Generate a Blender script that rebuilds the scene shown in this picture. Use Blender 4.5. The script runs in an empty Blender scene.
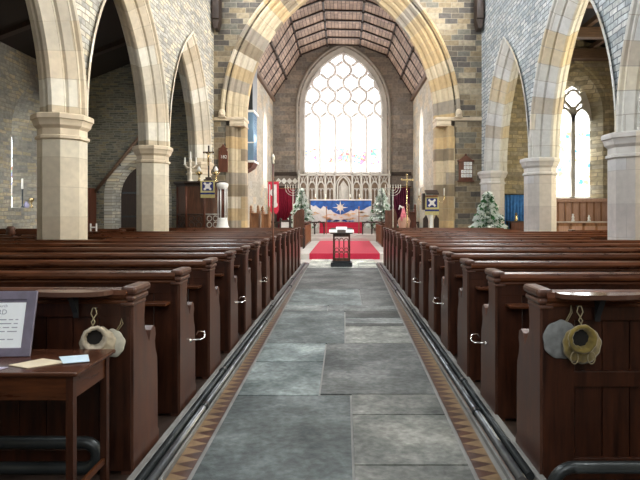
import bpy, bmesh, math, random
from mathutils import Vector, Matrix
random.seed(7)
PI = math.pi
SC = bpy.context.scene
COL = SC.collection
F = 535.0; VX = 344.0; VY = 211.5; H = 1.5
def wx(px, Y): return (px - VX) * Y / F
def wz(py, Y): return H - (py - VY) * Y / F

# ------------------------------------------------------------------ materials
def newmat(name):
    m = bpy.data.materials.new(name); m.use_nodes = True
    nt = m.node_tree; b = nt.nodes['Principled BSDF']
    return m, nt, b
def N(nt, t, **k):
    n = nt.nodes.new(t)
    for a, v in k.items(): setattr(n, a, v)
    return n
def ramp(nt, stops):
    r = N(nt, 'ShaderNodeValToRGB'); e = r.color_ramp.elements
    while len(e) > 1: e.remove(e[-1])
    e[0].position = stops[0][0]; e[0].color = (*stops[0][1], 1)
    for p, c in stops[1:]:
        q = e.new(p); q.color = (*c, 1)
    return r
def coords(nt, mode):
    tc = N(nt, 'ShaderNodeTexCoord')
    if mode == 'UV': return tc.outputs['UV']
    if mode == 'OBJ': return tc.outputs['Object']
    s = N(nt, 'ShaderNodeSeparateXYZ'); c = N(nt, 'ShaderNodeCombineXYZ')
    nt.links.new(tc.outputs['Object'], s.inputs[0])
    a, b = {'XZ': ('X', 'Z'), 'YZ': ('Y', 'Z'), 'XY': ('X', 'Y')}[mode]
    nt.links.new(s.outputs[a], c.inputs[0]); nt.links.new(s.outputs[b], c.inputs[1])
    return c.outputs[0]
def mixc(nt, fac, a, b, mode='MIX'):
    m = N(nt, 'ShaderNodeMix', data_type='RGBA', blend_type=mode)
    for i, v in ((0, fac), (6, a), (7, b)):
        if hasattr(v, 'default_value') or hasattr(v, 'is_linked'): nt.links.new(v, m.inputs[i])
        elif isinstance(v, tuple): m.inputs[i].default_value = (*v, 1)
        else: m.inputs[i].default_value = v
    return m.outputs[2]
def stone(name, cols, bw, bh, mode='XZ', mortar=(.35, .33, .29), msize=.012, warp=.03, bump=.4, rough=.85, wscale=2.5, mottle=1., bump_d=.02):
    """blocks: every block takes one of the colours in cols"""
    m, nt, b = newmat(name); L = nt.links.new
    co = coords(nt, mode)
    nz = N(nt, 'ShaderNodeTexNoise'); nz.inputs['Scale'].default_value = wscale; nz.inputs['Detail'].default_value = 3
    L(co, nz.inputs['Vector'])
    sub = N(nt, 'ShaderNodeVectorMath', operation='SUBTRACT'); sub.inputs[1].default_value = (.5, .5, .5)
    L(nz.outputs['Color'], sub.inputs[0])
    sc = N(nt, 'ShaderNodeVectorMath', operation='SCALE'); sc.inputs['Scale'].default_value = warp * 2
    L(sub.outputs[0], sc.inputs[0])
    ad = N(nt, 'ShaderNodeVectorMath', operation='ADD'); L(co, ad.inputs[0]); L(sc.outputs[0], ad.inputs[1])
    br = N(nt, 'ShaderNodeTexBrick'); L(ad.outputs[0], br.inputs['Vector'])
    br.inputs['Scale'].default_value = 1; br.inputs['Brick Width'].default_value = bw; br.inputs['Row Height'].default_value = bh
    br.inputs['Mortar Size'].default_value = msize; br.inputs['Mortar Smooth'].default_value = .4
    br.inputs['Color1'].default_value = (0, 0, 0, 1); br.inputs['Color2'].default_value = (1, 1, 1, 1); br.inputs['Mortar'].default_value = (.5, .5, .5, 1)
    br.offset = .5; br.squash = 1.3; br.squash_frequency = 3
    n = len(cols)
    r = ramp(nt, [(i / n, c) for i, c in enumerate(cols)]); r.color_ramp.interpolation = 'CONSTANT'
    L(br.outputs['Color'], r.inputs[0])
    n2 = N(nt, 'ShaderNodeTexNoise'); n2.inputs['Scale'].default_value = 9; n2.inputs['Detail'].default_value = 6; L(co, n2.inputs['Vector'])
    r2 = ramp(nt, [(.3, (1 - .28 * mottle,) * 3), (.7, (1 + .2 * mottle,) * 3)]); L(n2.outputs[0], r2.inputs[0])
    c1 = mixc(nt, 1.0, r.outputs[0], r2.outputs[0], 'MULTIPLY')
    n3 = N(nt, 'ShaderNodeTexNoise'); n3.inputs['Scale'].default_value = .8; n3.inputs['Detail'].default_value = 3; L(co, n3.inputs['Vector'])
    r3 = ramp(nt, [(.35, (.85, .84, .82)), (.65, (1.12, 1.1, 1.06))]); L(n3.outputs[0], r3.inputs[0])
    c2 = mixc(nt, 1.0, c1, r3.outputs[0], 'MULTIPLY')
    c3 = mixc(nt, br.outputs['Fac'], c2, mortar)
    L(c3, b.inputs['Base Color']); b.inputs['Roughness'].default_value = rough
    inv = N(nt, 'ShaderNodeMath', operation='MULTIPLY_ADD'); inv.inputs[1].default_value = -1; L(br.outputs['Fac'], inv.inputs[0])
    hn = N(nt, 'ShaderNodeMath', operation='MULTIPLY'); hn.inputs[1].default_value = .8; L(n2.outputs[0], hn.inputs[0]); L(hn.outputs[0], inv.inputs[2])
    bp = N(nt, 'ShaderNodeBump'); bp.inputs['Strength'].default_value = bump; bp.inputs['Distance'].default_value = bump_d
    L(inv.outputs[0], bp.inputs['Height']); L(bp.outputs[0], b.inputs['Normal'])
    return m
def wood(name, c1, c2, rough=.35, sc=(1, 1, 12), spec=.5, coat=0):
    m, nt, b = newmat(name); L = nt.links.new
    tc = N(nt, 'ShaderNodeTexCoord'); mp = N(nt, 'ShaderNodeMapping'); mp.inputs['Scale'].default_value = sc
    L(tc.outputs['Object'], mp.inputs[0])
    n = N(nt, 'ShaderNodeTexNoise'); n.inputs['Scale'].default_value = 3; n.inputs['Detail'].default_value = 8; n.inputs['Roughness'].default_value = .65
    L(mp.outputs[0], n.inputs['Vector'])
    r = ramp(nt, [(.32, c1), (.7, c2)]); L(n.outputs[0], r.inputs[0]); L(r.outputs[0], b.inputs['Base Color'])
    rr = N(nt, 'ShaderNodeMapRange'); rr.inputs['To Min'].default_value = rough * .75; rr.inputs['To Max'].default_value = rough * 1.4
    L(n.outputs[0], rr.inputs[0]); L(rr.outputs[0], b.inputs['Roughness'])
    b.inputs['Specular IOR Level'].default_value = spec; b.inputs['Coat Weight'].default_value = coat; b.inputs['Coat Roughness'].default_value = .15
    bp = N(nt, 'ShaderNodeBump'); bp.inputs['Strength'].default_value = .15; bp.inputs['Distance'].default_value = .003
    L(n.outputs[0], bp.inputs['Height']); L(bp.outputs[0], b.inputs['Normal'])
    return m
def plain(name, c, rough=.5, metal=0, var=.12, scale=12, emit=0, sheen=0):
    m, nt, b = newmat(name); L = nt.links.new
    tc = N(nt, 'ShaderNodeTexCoord'); n = N(nt, 'ShaderNodeTexNoise'); n.inputs['Scale'].default_value = scale; n.inputs['Detail'].default_value = 4
    L(tc.outputs['Object'], n.inputs['Vector'])
    lo = tuple(x * (1 - var) for x in c); hi = tuple(min(1, x * (1 + var)) for x in c)
    r = ramp(nt, [(.3, lo), (.7, hi)]); L(n.outputs[0], r.inputs[0]); L(r.outputs[0], b.inputs['Base Color'])
    b.inputs['Roughness'].default_value = rough; b.inputs['Metallic'].default_value = metal
    if sheen: b.inputs['Sheen Weight'].default_value = sheen
    return m
def glow(name, c, s, spots=None):
    """daylit leaded glass; spots = (z centre, half height, colours) gives a band of stained figures"""
    m, nt, b = newmat(name); L = nt.links.new
    b.inputs['Base Color'].default_value = (.3, .3, .3, 1); b.inputs['Roughness'].default_value = .2
    b.inputs['Emission Strength'].default_value = s
    b.inputs['Emission Color'].default_value = (*c, 1)
    if spots:
        zc, hh, sc, cols = spots
        tc = N(nt, 'ShaderNodeTexCoord'); s2 = N(nt, 'ShaderNodeSeparateXYZ'); L(tc.outputs['Object'], s2.inputs[0])
        v = N(nt, 'ShaderNodeTexVoronoi'); v.inputs['Scale'].default_value = sc; L(tc.outputs['Object'], v.inputs['Vector'])
        sh = N(nt, 'ShaderNodeSeparateColor'); L(v.outputs['Color'], sh.inputs[0])
        r = ramp(nt, [(i / len(cols), tuple(v ** 2.2 * .8 / s for v in q)) for i, q in enumerate(cols)]); r.color_ramp.interpolation = 'CONSTANT'; L(sh.outputs[0], r.inputs[0])
        d = N(nt, 'ShaderNodeMath', operation='SUBTRACT'); L(s2.outputs['Z'], d.inputs[0]); d.inputs[1].default_value = zc
        ab = N(nt, 'ShaderNodeMath', operation='ABSOLUTE'); L(d.outputs[0], ab.inputs[0])
        lt = N(nt, 'ShaderNodeMath', operation='LESS_THAN'); L(ab.outputs[0], lt.inputs[0]); lt.inputs[1].default_value = hh
        n = N(nt, 'ShaderNodeTexNoise'); n.inputs['Scale'].default_value = 2.6; L(tc.outputs['Object'], n.inputs['Vector'])
        g = N(nt, 'ShaderNodeMath', operation='GREATER_THAN'); L(n.outputs[0], g.inputs[0]); g.inputs[1].default_value = .50
        mu = N(nt, 'ShaderNodeMath', operation='MULTIPLY'); L(lt.outputs[0], mu.inputs[0]); L(g.outputs[0], mu.inputs[1])
        cc = mixc(nt, mu.outputs[0], c, r.outputs[0]); L(cc, b.inputs['Emission Color'])
    return m

M = {}
M['rubble_left'] = stone('rubble_left', [(.50, .48, .41), (.64, .60, .50), (.38, .37, .34), (.68, .61, .46), (.54, .53, .49)], .26, .10, 'YZ', mortar=(.27, .25, .21), warp=.06, msize=.012, bump=.6)
M['rubble_right'] = stone('rubble_right', [(.46, .51, .55), (.56, .61, .65), (.36, .41, .45), (.62, .64, .65), (.48, .51, .52)], .26, .11, 'YZ', mortar=(.15, .165, .185), warp=.05, msize=.013, bump=.6)
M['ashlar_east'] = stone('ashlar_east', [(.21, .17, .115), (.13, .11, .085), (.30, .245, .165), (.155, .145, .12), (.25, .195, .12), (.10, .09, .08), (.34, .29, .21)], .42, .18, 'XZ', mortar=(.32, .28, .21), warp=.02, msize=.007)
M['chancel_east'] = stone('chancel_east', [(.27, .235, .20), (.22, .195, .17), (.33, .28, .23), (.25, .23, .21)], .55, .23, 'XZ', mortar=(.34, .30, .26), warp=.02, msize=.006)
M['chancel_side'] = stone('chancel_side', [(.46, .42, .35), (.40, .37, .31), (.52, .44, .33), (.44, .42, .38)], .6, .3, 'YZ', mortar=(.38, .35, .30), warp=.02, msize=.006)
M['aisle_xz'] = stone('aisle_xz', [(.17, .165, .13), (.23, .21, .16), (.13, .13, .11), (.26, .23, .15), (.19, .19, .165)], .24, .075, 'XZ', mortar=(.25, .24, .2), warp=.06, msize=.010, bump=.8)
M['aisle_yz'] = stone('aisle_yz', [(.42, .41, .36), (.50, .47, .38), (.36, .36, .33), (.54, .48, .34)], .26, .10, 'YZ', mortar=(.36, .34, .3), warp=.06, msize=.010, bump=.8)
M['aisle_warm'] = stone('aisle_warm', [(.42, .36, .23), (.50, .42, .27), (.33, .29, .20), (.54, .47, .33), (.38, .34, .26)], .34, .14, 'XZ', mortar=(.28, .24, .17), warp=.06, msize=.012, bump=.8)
M['arch_left'] = stone('arch_left', [(.62, .54, .42), (.69, .63, .52), (.54, .46, .34), (.70, .67, .59), (.57, .52, .43)], 2.5, .42, 'UV', mortar=(.45, .39, .29), warp=.004, msize=.006, bump=.12, mottle=.35, rough=.75)
M['arch_right'] = stone('arch_right', [(.60, .60, .58), (.66, .61, .50), (.50, .45, .38), (.64, .65, .66), (.60, .52, .38)], 2.5, .36, 'UV', mortar=(.36, .33, .29), warp=.004, msize=.007, bump=.12, mottle=.35, rough=.75)
M['arch_chancel'] = stone('arch_chancel', [(.40, .30, .17), (.54, .45, .31), (.23, .18, .12), (.50, .36, .19), (.30, .26, .21), (.54, .48, .38)], 2.5, .40, 'UV', mortar=(.36, .30, .2), warp=.004, msize=.007, bump=.12, mottle=.35, rough=.75)
M['column_left'] = stone('column_left', [(.62, .56, .45), (.68, .63, .52), (.57, .50, .39), (.70, .66, .57)], 3.0, .48, 'UV', mortar=(.50, .43, .32), warp=.004, msize=.006, bump=.12, mottle=.35, rough=.75)
M['column_right'] = stone('column_right', [(.60, .57, .55), (.66, .64, .60), (.55, .51, .50), (.62, .62, .64)], 3.0, .55, 'UV', mortar=(.42, .39, .37), warp=.004, msize=.006, bump=.12, mottle=.35, rough=.75)
M['cap_left'] = plain('cap_left', (.64, .54, .40), .7, var=.1, scale=5)
M['cap_right'] = plain('cap_right', (.60, .58, .56), .7, var=.1, scale=5)
M['trace'] = plain('trace_stone_glare', (.72, .69, .66), .8, var=.06)
def _glare_mix(m):  # solid stone bars let pane light through, imitating pale lens glare
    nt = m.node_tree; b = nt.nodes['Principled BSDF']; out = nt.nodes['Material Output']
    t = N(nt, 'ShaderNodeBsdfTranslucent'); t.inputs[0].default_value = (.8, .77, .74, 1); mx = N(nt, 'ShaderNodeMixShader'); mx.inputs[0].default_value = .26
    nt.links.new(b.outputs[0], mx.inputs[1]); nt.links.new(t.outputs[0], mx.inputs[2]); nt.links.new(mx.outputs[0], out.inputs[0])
_glare_mix(M['trace'])
M['surround'] = plain('surround_stone', (.30, .27, .23), .8, var=.1, scale=4)
M['reredos'] = plain('reredos_stone', (.50, .47, .42), .8, var=.1, scale=5)
M['niche'] = plain('niche_brown', (.24, .17, .12), .8, var=.25, scale=5)
M['pew'] = wood('pew_wood', (.026, .008, .004), (.11, .036, .013), .27, (1, 1, 10), spec=.32)
M['pew_panel'] = wood('pew_panel_wood', (.014, .004, .002), (.062, .017, .006), .34, (9, 9, .9))
M['pew_end'] = wood('pew_end_wood', (.035, .013, .008), (.12, .050, .030), .34, (5, 5, 1))
M['pew_r'] = wood('pew_wood_red', (.03, .009, .005), (.14, .046, .017), .27, (1, 1, 10), spec=.32)
M['dark_wood'] = wood('dark_wood', (.018, .010, .007), (.05, .028, .018), .5, (8, 8, 1))
M['oak'] = wood('oak', (.20, .085, .035), (.40, .19, .085), .4, (8, 8, 1))
M['pale_oak'] = wood('pale_oak', (.40, .22, .15), (.58, .36, .26), .5, (8, 8, 1))
M['red_wood'] = wood('red_wood', (.075, .022, .012), (.16, .052, .026), .4, (8, 8, 1))
M['roof_dark'] = wood('roof_dark', (.012, .009, .008), (.04, .028, .02), .7, (1, 8, 8))
M['beam'] = wood('beam_wood', (.09, .05, .03), (.18, .11, .07), .6, (1, 8, 8))
M['iron'] = plain('iron', (.045, .05, .055), .35, .6)
M['pipe'] = plain('pipe_paint', (.16, .17, .18), .28, .7, var=.3, scale=6)
M['pipe_dark'] = plain('pipe_dark', (.035, .04, .042), .35, .5, var=.3, scale=6)
M['chrome'] = plain('chrome', (.75, .74, .72), .2, 1)
M['brass'] = plain('brass', (.80, .62, .32), .22, 1)
M['silver'] = plain('silver', (.60, .57, .50), .4, .7)
M['white'] = plain('white_paint', (.85, .84, .80), .5, var=.04)
M['wax'] = plain('wax', (.88, .86, .78), .4, var=.03)
M['paper'] = plain('paper', (.88, .93, .97), .6, var=.02)
M['beige_paper'] = plain('beige_paper', (.60, .52, .38), .7, var=.06)
M['blue_paper'] = plain('blue_paper', (.52, .66, .76), .6, var=.04)
M['ink'] = plain('ink', (.36, .38, .46), .6)
M['frame'] = plain('frame_violet', (.17, .155, .21), .35, .1, var=.15, scale=20)
M['carpet'] = plain('carpet_red', (.56, .022, .065), .95, var=.12, scale=40, sheen=.1)
M['curtain'] = plain('curtain_red', (.26, .005, .03), .9, var=.15, scale=8)
M['maroon'] = plain('curtain_maroon', (.10, .006, .03), .9, var=.15, scale=8)
M['blue_cloth'] = plain('blue_cloth', (.05, .20, .50), .85, var=.25, scale=10)
M['bright_blue'] = plain('bright_blue', (.03, .12, .42), .8, var=.3, scale=6)
M['navy'] = plain('navy', (.02, .03, .16), .8)
M['white_cloth'] = plain('white_cloth', (.80, .78, .76), .9, var=.06)
M['gold_cloth'] = plain('gold_cloth', (.55, .48, .20), .6, var=.15)
M['orange_cloth'] = plain('orange_cloth', (.80, .52, .30), .9, var=.35, scale=9)
M['pink_cloth'] = plain('pink_cloth', (.75, .22, .28), .9, var=.2)
M['banner_red'] = plain('banner_red', (.65, .03, .07), .85, var=.1)
M['olive'] = plain('olive_velvet', (.20, .145, .028), .8, var=.35, scale=25, sheen=.4)
M['grey_cloth'] = plain('grey_linen', (.20, .21, .21), .9, var=.25, scale=25)
M['cream_cloth'] = plain('cream_linen', (.42, .37, .29), .9, var=.25, scale=25)
M['lining'] = plain('dark_lining', (.012, .01, .008), .9)
M['cord'] = plain('cord', (.33, .28, .17), .8)
M['needle'] = plain('needle_green', (.06, .20, .07), .7, var=.4, scale=6)
M['frost'] = plain('frost', (.84, .88, .84), .8, var=.12, scale=6)
M['flower'] = plain('flower_white', (.85, .85, .82), .8, var=.06)
M['glassy_blue'] = plain('organ_blue', (.20, .34, .50), .25, .3, var=.2, scale=2)
M['step'] = plain('step_stone', (.62, .60, .56), .55, var=.12, scale=3)
M['kerb'] = plain('kerb_stone', (.22, .22, .21), .5, var=.2, scale=5)
M['chair_wood'] = wood('chair_wood', (.06, .022, .012), (.17, .075, .04), .3, (6, 6, 1))
M['cream_metal'] = plain('cream_metal', (.82, .74, .60), .35)
M['pulpit'] = wood('pulpit_wood', (.045, .016, .008), (.13, .05, .025), .35, (8, 8, 1))
M['door'] = wood('door_wood', (.02, .012, .01), (.05, .03, .02), .6, (10, 10, 1))
M['pink_floor'] = plain('aisle_floor', (.30, .22, .19), .7, var=.15)
M['statue'] = plain('figurine', (.75, .73, .70), .6)

def slab_mat():
    m, nt, b = newmat('flagstone'); L = nt.links.new
    at = N(nt, 'ShaderNodeAttribute'); at.attribute_name = 'tone'
    tc = N(nt, 'ShaderNodeTexCoord')
    n = N(nt, 'ShaderNodeTexNoise'); n.inputs['Scale'].default_value = 1.6; n.inputs['Detail'].default_value = 9; n.inputs['Roughness'].default_value = .7
    L(tc.outputs['Object'], n.inputs['Vector'])
    r = ramp(nt, [(.36, (.042, .052, .052)), (.5, (.10, .112, .11)), (.62, (.19, .205, .20))]); L(n.outputs[0], r.inputs[0])
    c = mixc(nt, 1.0, r.outputs[0], at.outputs['Color'], 'MULTIPLY')
    n2 = N(nt, 'ShaderNodeTexNoise'); n2.inputs['Scale'].default_value = 22; n2.inputs['Detail'].default_value = 8; L(tc.outputs['Object'], n2.inputs['Vector'])
    r2 = ramp(nt, [(.35, (.7, .7, .7)), (.7, (1.25, 1.25, 1.25))]); L(n2.outputs[0], r2.inputs[0])
    c2 = mixc(nt, 1.0, c, r2.outputs[0], 'MULTIPLY'); L(c2, b.inputs['Base Color'])
    rr = N(nt, 'ShaderNodeMapRange'); b.inputs['Specular IOR Level'].default_value = .42; rr.inputs['To Min'].default_value = .7; rr.inputs['To Max'].default_value = .42; L(n.outputs[0], rr.inputs[0]); L(rr.outputs[0], b.inputs['Roughness'])
    ad = N(nt, 'ShaderNodeMath', operation='MULTIPLY_ADD'); ad.inputs[1].default_value = .5; L(n2.outputs[0], ad.inputs[0]); L(n.outputs[0], ad.inputs[2])
    bp = N(nt, 'ShaderNodeBump'); bp.inputs['Strength'].default_value = .55; bp.inputs['Distance'].default_value = .02; L(ad.outputs[0], bp.inputs['Height']); L(bp.outputs[0], b.inputs['Normal'])
    return m
M['slab'] = slab_mat()
def tile_mat():
    """encaustic border: terracotta and buff triangles"""
    m, nt, b = newmat('border_tile'); L = nt.links.new
    tc = N(nt, 'ShaderNodeTexCoord'); s = N(nt, 'ShaderNodeSeparateXYZ'); L(tc.outputs['UV'], s.inputs[0])
    fr = N(nt, 'ShaderNodeMath', operation='FRACT'); L(s.outputs['X'], fr.inputs[0])
    d = N(nt, 'ShaderNodeMath', operation='SUBTRACT'); L(fr.outputs[0], d.inputs[0]); d.inputs[1].default_value = .5
    a = N(nt, 'ShaderNodeMath', operation='ABSOLUTE'); L(d.outputs[0], a.inputs[0])
    a2 = N(nt, 'ShaderNodeMath', operation='MULTIPLY'); L(a.outputs[0], a2.inputs[0]); a2.inputs[1].default_value = 2
    g = N(nt, 'ShaderNodeMath', operation='GREATER_THAN'); L(a2.outputs[0], g.inputs[0]); L(s.outputs['Y'], g.inputs[1])
    n = N(nt, 'ShaderNodeTexNoise'); n.inputs['Scale'].default_value = 12; L(tc.outputs['Object'], n.inputs['Vector'])
    ra = ramp(nt, [(.3, (.045, .022, .018)), (.7, (.10, .045, .03))]); L(n.outputs[0], ra.inputs[0])
    rb = ramp(nt, [(.3, (.17, .11, .06)), (.7, (.28, .19, .10))]); L(n.outputs[0], rb.inputs[0])
    L(mixc(nt, g.outputs[0], ra.outputs[0], rb.outputs[0]), b.inputs['Base Color']); b.inputs['Roughness'].default_value = .4
    return m
M['tile'] = tile_mat()
def ceil_mat():
    m, nt, b = newmat('boarded_ceiling'); L = nt.links.new
    tc = N(nt, 'ShaderNodeTexCoord'); 
    br = N(nt, 'ShaderNodeTexBrick'); L(tc.outputs['UV'], br.inputs['Vector'])
    br.inputs['Scale'].default_value = 1; br.inputs['Brick Width'].default_value = 1.17; br.inputs['Row Height'].default_value = .16
    br.inputs['Mortar Size'].default_value = .012; br.inputs['Mortar Smooth'].default_value = .1
    br.inputs['Color1'].default_value = (.22, .15, .11, 1); br.inputs['Color2'].default_value = (.42, .295, .22, 1); br.inputs['Mortar'].default_value = (.06, .04, .03, 1)
    br.offset = 0
    n = N(nt, 'ShaderNodeTexNoise'); n.inputs['Scale'].default_value = 6; n.inputs['Detail'].default_value = 6; L(tc.outputs['UV'], n.inputs['Vector'])
    r = ramp(nt, [(.3, (.75, .75, .75)), (.7, (1.2, 1.2, 1.2))]); L(n.outputs[0], r.inputs[0])
    L(mixc(nt, 1.0, br.outputs['Color'], r.outputs[0], 'MULTIPLY'), b.inputs['Base Color']); b.inputs['Roughness'].default_value = .7
    return m
M['ceil'] = ceil_mat()

# ------------------------------------------------------------------ mesh helpers
class MB:
    def __init__(s):
        s.bm = bmesh.new(); s.uv = s.bm.loops.layers.uv.new('UVMap'); s.mi = 0
    def face(s, vs, uvs=None):
        try: f = s.bm.faces.new(vs)
        except ValueError: return None
        f.material_index = s.mi
        if uvs:
            for l, u in zip(f.loops, uvs): l[s.uv].uv = u
        return f
    def v(s, *p): return s.bm.verts.new(p)
    def box(s, x0, x1, y0, y1, z0, z1, bev=0):
        b2 = bmesh.new() if bev else s.bm
        vs = [b2.verts.new((x, y, z)) for x in (x0, x1) for y in (y0, y1) for z in (z0, z1)]
        fs = []
        for q in ((0, 1, 3, 2), (4, 6, 7, 5), (0, 4, 5, 1), (2, 3, 7, 6), (0, 2, 6, 4), (1, 5, 7, 3)):
            f = b2.faces.new([vs[i] for i in q]); f.material_index = s.mi; fs.append(f)
        if bev:
            bmesh.ops.bevel(b2, geom=list(b2.edges) + list(b2.verts), offset=bev, segments=2, affect='EDGES', profile=.5)
            s.join(b2)
        return s
    def join(s, b2, mat=None):
        mp = {}
        for v in b2.verts: mp[v] = s.bm.verts.new(mat @ v.co if mat else v.co)
        for f in b2.faces:
            try:
                g = s.bm.faces.new([mp[v] for v in f.verts]); g.material_index = s.mi; g.smooth = f.smooth
            except ValueError: pass
        b2.free()
    def prism(s, pts, axis, a, b):
        """closed outline pts extruded along an axis from a to b; axis X: pts=(y,z), Y: (x,z), Z: (x,y)"""
        def P(p, t): return {'X': (t, p[0], p[1]), 'Y': (p[0], t, p[1]), 'Z': (p[0], p[1], t)}[axis]
        A = [s.v(*P(p, a)) for p in pts]; B = [s.v(*P(p, b)) for p in pts]; n = len(pts)
        s.face(A); s.face(B[::-1])
        for i in range(n): s.face([A[i], B[i], B[(i + 1) % n], A[(i + 1) % n]])
        return s
    def tube(s, pts, r, seg=8, closed=False, cap=True):
        pts = [Vector(p) for p in pts]; n = len(pts); rings = []; up = None
        for i, p in enumerate(pts):
            if closed: t = pts[(i + 1) % n] - pts[i - 1]
            else: t = pts[min(i + 1, n - 1)] - pts[max(i - 1, 0)]
            t.normalize()
            if up is None:
                up = Vector((0, 0, 1)) if abs(t.z) < .9 else Vector((1, 0, 0))
            a = t.cross(up)
            if a.length < 1e-4: a = t.cross(Vector((0, 1, 0)))
            a.normalize(); b = a.cross(t).normalized(); up = b
            rr = r[i] if isinstance(r, (list, tuple)) else r
            rings.append([s.v(*(p + a * math.cos(2 * PI * k / seg) * rr + b * math.sin(2 * PI * k / seg) * rr)) for k in range(seg)])
        for i in range(n if closed else n - 1):
            A, B = rings[i], rings[(i + 1) % n]
            for k in range(seg):
                f = s.face([A[k], A[(k + 1) % seg], B[(k + 1) % seg], B[k]])
                if f: f.smooth = True
        if cap and not closed: s.face(rings[0][::-1]); s.face(rings[-1])
        return s
    def lathe(s, prof, c=(0, 0, 0), seg=16, smooth=True, phase=0.):
        """prof = (radius, z) list"""
        rings = []; ln = 0; prev = None
        for r, z in prof:
            if prev: ln += math.hypot(r - prev[0], z - prev[1])
            prev = (r, z)
            rings.append(([s.v(c[0] + r * math.cos(2 * PI * (k + phase) / seg), c[1] + r * math.sin(2 * PI * (k + phase) / seg), c[2] + z) for k in range(seg)], ln, r))
        for (A, la, ra), (B, lb, rb) in zip(rings, rings[1:]):
            for k in range(seg):
                u = [k * .33 + .01, k * .33 + .32]
                f = s.face([A[k], A[(k + 1) % seg], B[(k + 1) % seg], B[k]], [(u[0], la), (u[1], la), (u[1], lb), (u[0], lb)])
                if f: f.smooth = smooth
        s.face(rings[0][0][::-1]); s.face(rings[-1][0])
        return s
    def ball(s, c, r, seg=10, sx=1, sy=1, sz=1):
        b2 = bmesh.new(); bmesh.ops.create_uvsphere(b2, u_segments=seg, v_segments=max(4, seg // 2 + 1), radius=r)
        for f in b2.faces: f.smooth = True
        s.join(b2, Matrix.Translation(c) @ Matrix.Diagonal((sx, sy, sz, 1))); return s
    def sweep(s, path, prof, org, axis, smooth=False, uvoff=0., closed=False):
        """path = (u, z, nu, nz, length); prof = (d, o): o along the path normal, d along the wall depth.
        axis 'X': u is y and depth is x (org=(x,sign)); axis 'Y': u is x and depth is y."""
        rings = []
        for (u, z, nu, nz, l) in path:
            ring = []
            for d, o in prof:
                uu = u + nu * o; zz = z + nz * o; dd = org[0] + org[1] * d
                ring.append(s.v(dd, uu, zz) if axis == 'X' else s.v(uu, dd, zz))
            rings.append((ring, l))
        pl = [0.]
        for a, b in zip(prof, prof[1:]): pl.append(pl[-1] + math.hypot(a[0] - b[0], a[1] - b[1]))
        m = len(rings)
        for i in range(m if closed else m - 1):
            (A, la), (B, lb) = rings[i], rings[(i + 1) % m]
            for k in range(len(prof) - 1):
                f = s.face([A[k], A[k + 1], B[k + 1], B[k]], [(uvoff + pl[k], la), (uvoff + pl[k + 1], la), (uvoff + pl[k + 1], lb), (uvoff + pl[k], lb)])
                if f: f.smooth = smooth
        return s
    def build(s, name, mats, parent=None, smooth=False, tones=None):
        if not isinstance(mats, (list, tuple)): mats = [mats]
        root = parent
        while root is not None and root.parent is not None: root = root.parent
        if root is not None and root.type == 'EMPTY':
            iv = root_mats[root.name].inverted()
            for v in s.bm.verts: v.co = iv @ v.co
        bmesh.ops.recalc_face_normals(s.bm, faces=s.bm.faces)
        me = bpy.data.meshes.new(name); s.bm.to_mesh(me); s.bm.free()
        for m in mats: me.materials.append(m)
        if smooth:
            for p in me.polygons: p.use_smooth = True
        o = bpy.data.objects.new(name, me); COL.objects.link(o)
        if parent is not None: o.parent = parent
        return o
root_mats = {}
def thing(name, label, cat, loc, group=None, rz=0):
    o = bpy.data.objects.new(name, None); COL.objects.link(o); o.location = loc; o.rotation_euler.z = rz; o.empty_display_size = .2
    o['label'] = label; o['category'] = cat
    if group: o['group'] = group
    root_mats[o.name] = Matrix.Translation(loc) @ Matrix.Rotation(rz, 4, 'Z')
    return o
def tag(o, label, cat, group=None, kind=None):
    o['label'] = label; o['category'] = cat
    if group: o['group'] = group
    if kind: o['kind'] = kind
    return o
def struct(o): o['kind'] = 'structure'; return o

def arch_top(op, u):
    t = abs(u - op['c'])
    if t >= op['a']: return None
    return op['spring'] + math.sqrt(max(0, op['R'] ** 2 - (t + op['R'] - op['a']) ** 2))
def arch_path(c, a, spring, R, n=16, base=None):
    """from left foot over the apex to right foot; normals point outward"""
    pts = []; l = 0.
    top = math.acos((R - a) / R)
    if base is not None:
        pts.append((c - a, base, -1, 0, 0.)); l = spring - base
    for i in range(n + 1):                                # left arc centre at c-a+R
        t = top * i / n; nx, nz = -math.cos(t), math.sin(t)
        if i == n: nx_, nz_ = 0, 1 / max(.35, math.sin(t)) ; 
        pts.append((c - a + R + R * nx, spring + R * nz, nx if i < n else 0, nz if i < n else 1.0 / math.sin(top), l + R * t))
    L0 = l + R * top
    for i in range(n - 1, -1, -1):
        t = top * i / n; nx, nz = math.cos(t), math.sin(t)
        pts.append((c + a - R + R * nx, spring + R * nz, nx, nz, L0 + R * (top - t)))
    if base is not None: pts.append((c + a, base, 1, 0, 2 * L0))
    return pts
def grow(op, o): return dict(c=op['c'], a=op['a'] + o, sill=op['sill'] - (o if op.get('lowsill') else 0), spring=op['spring'], R=op['R'] + o)

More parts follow.
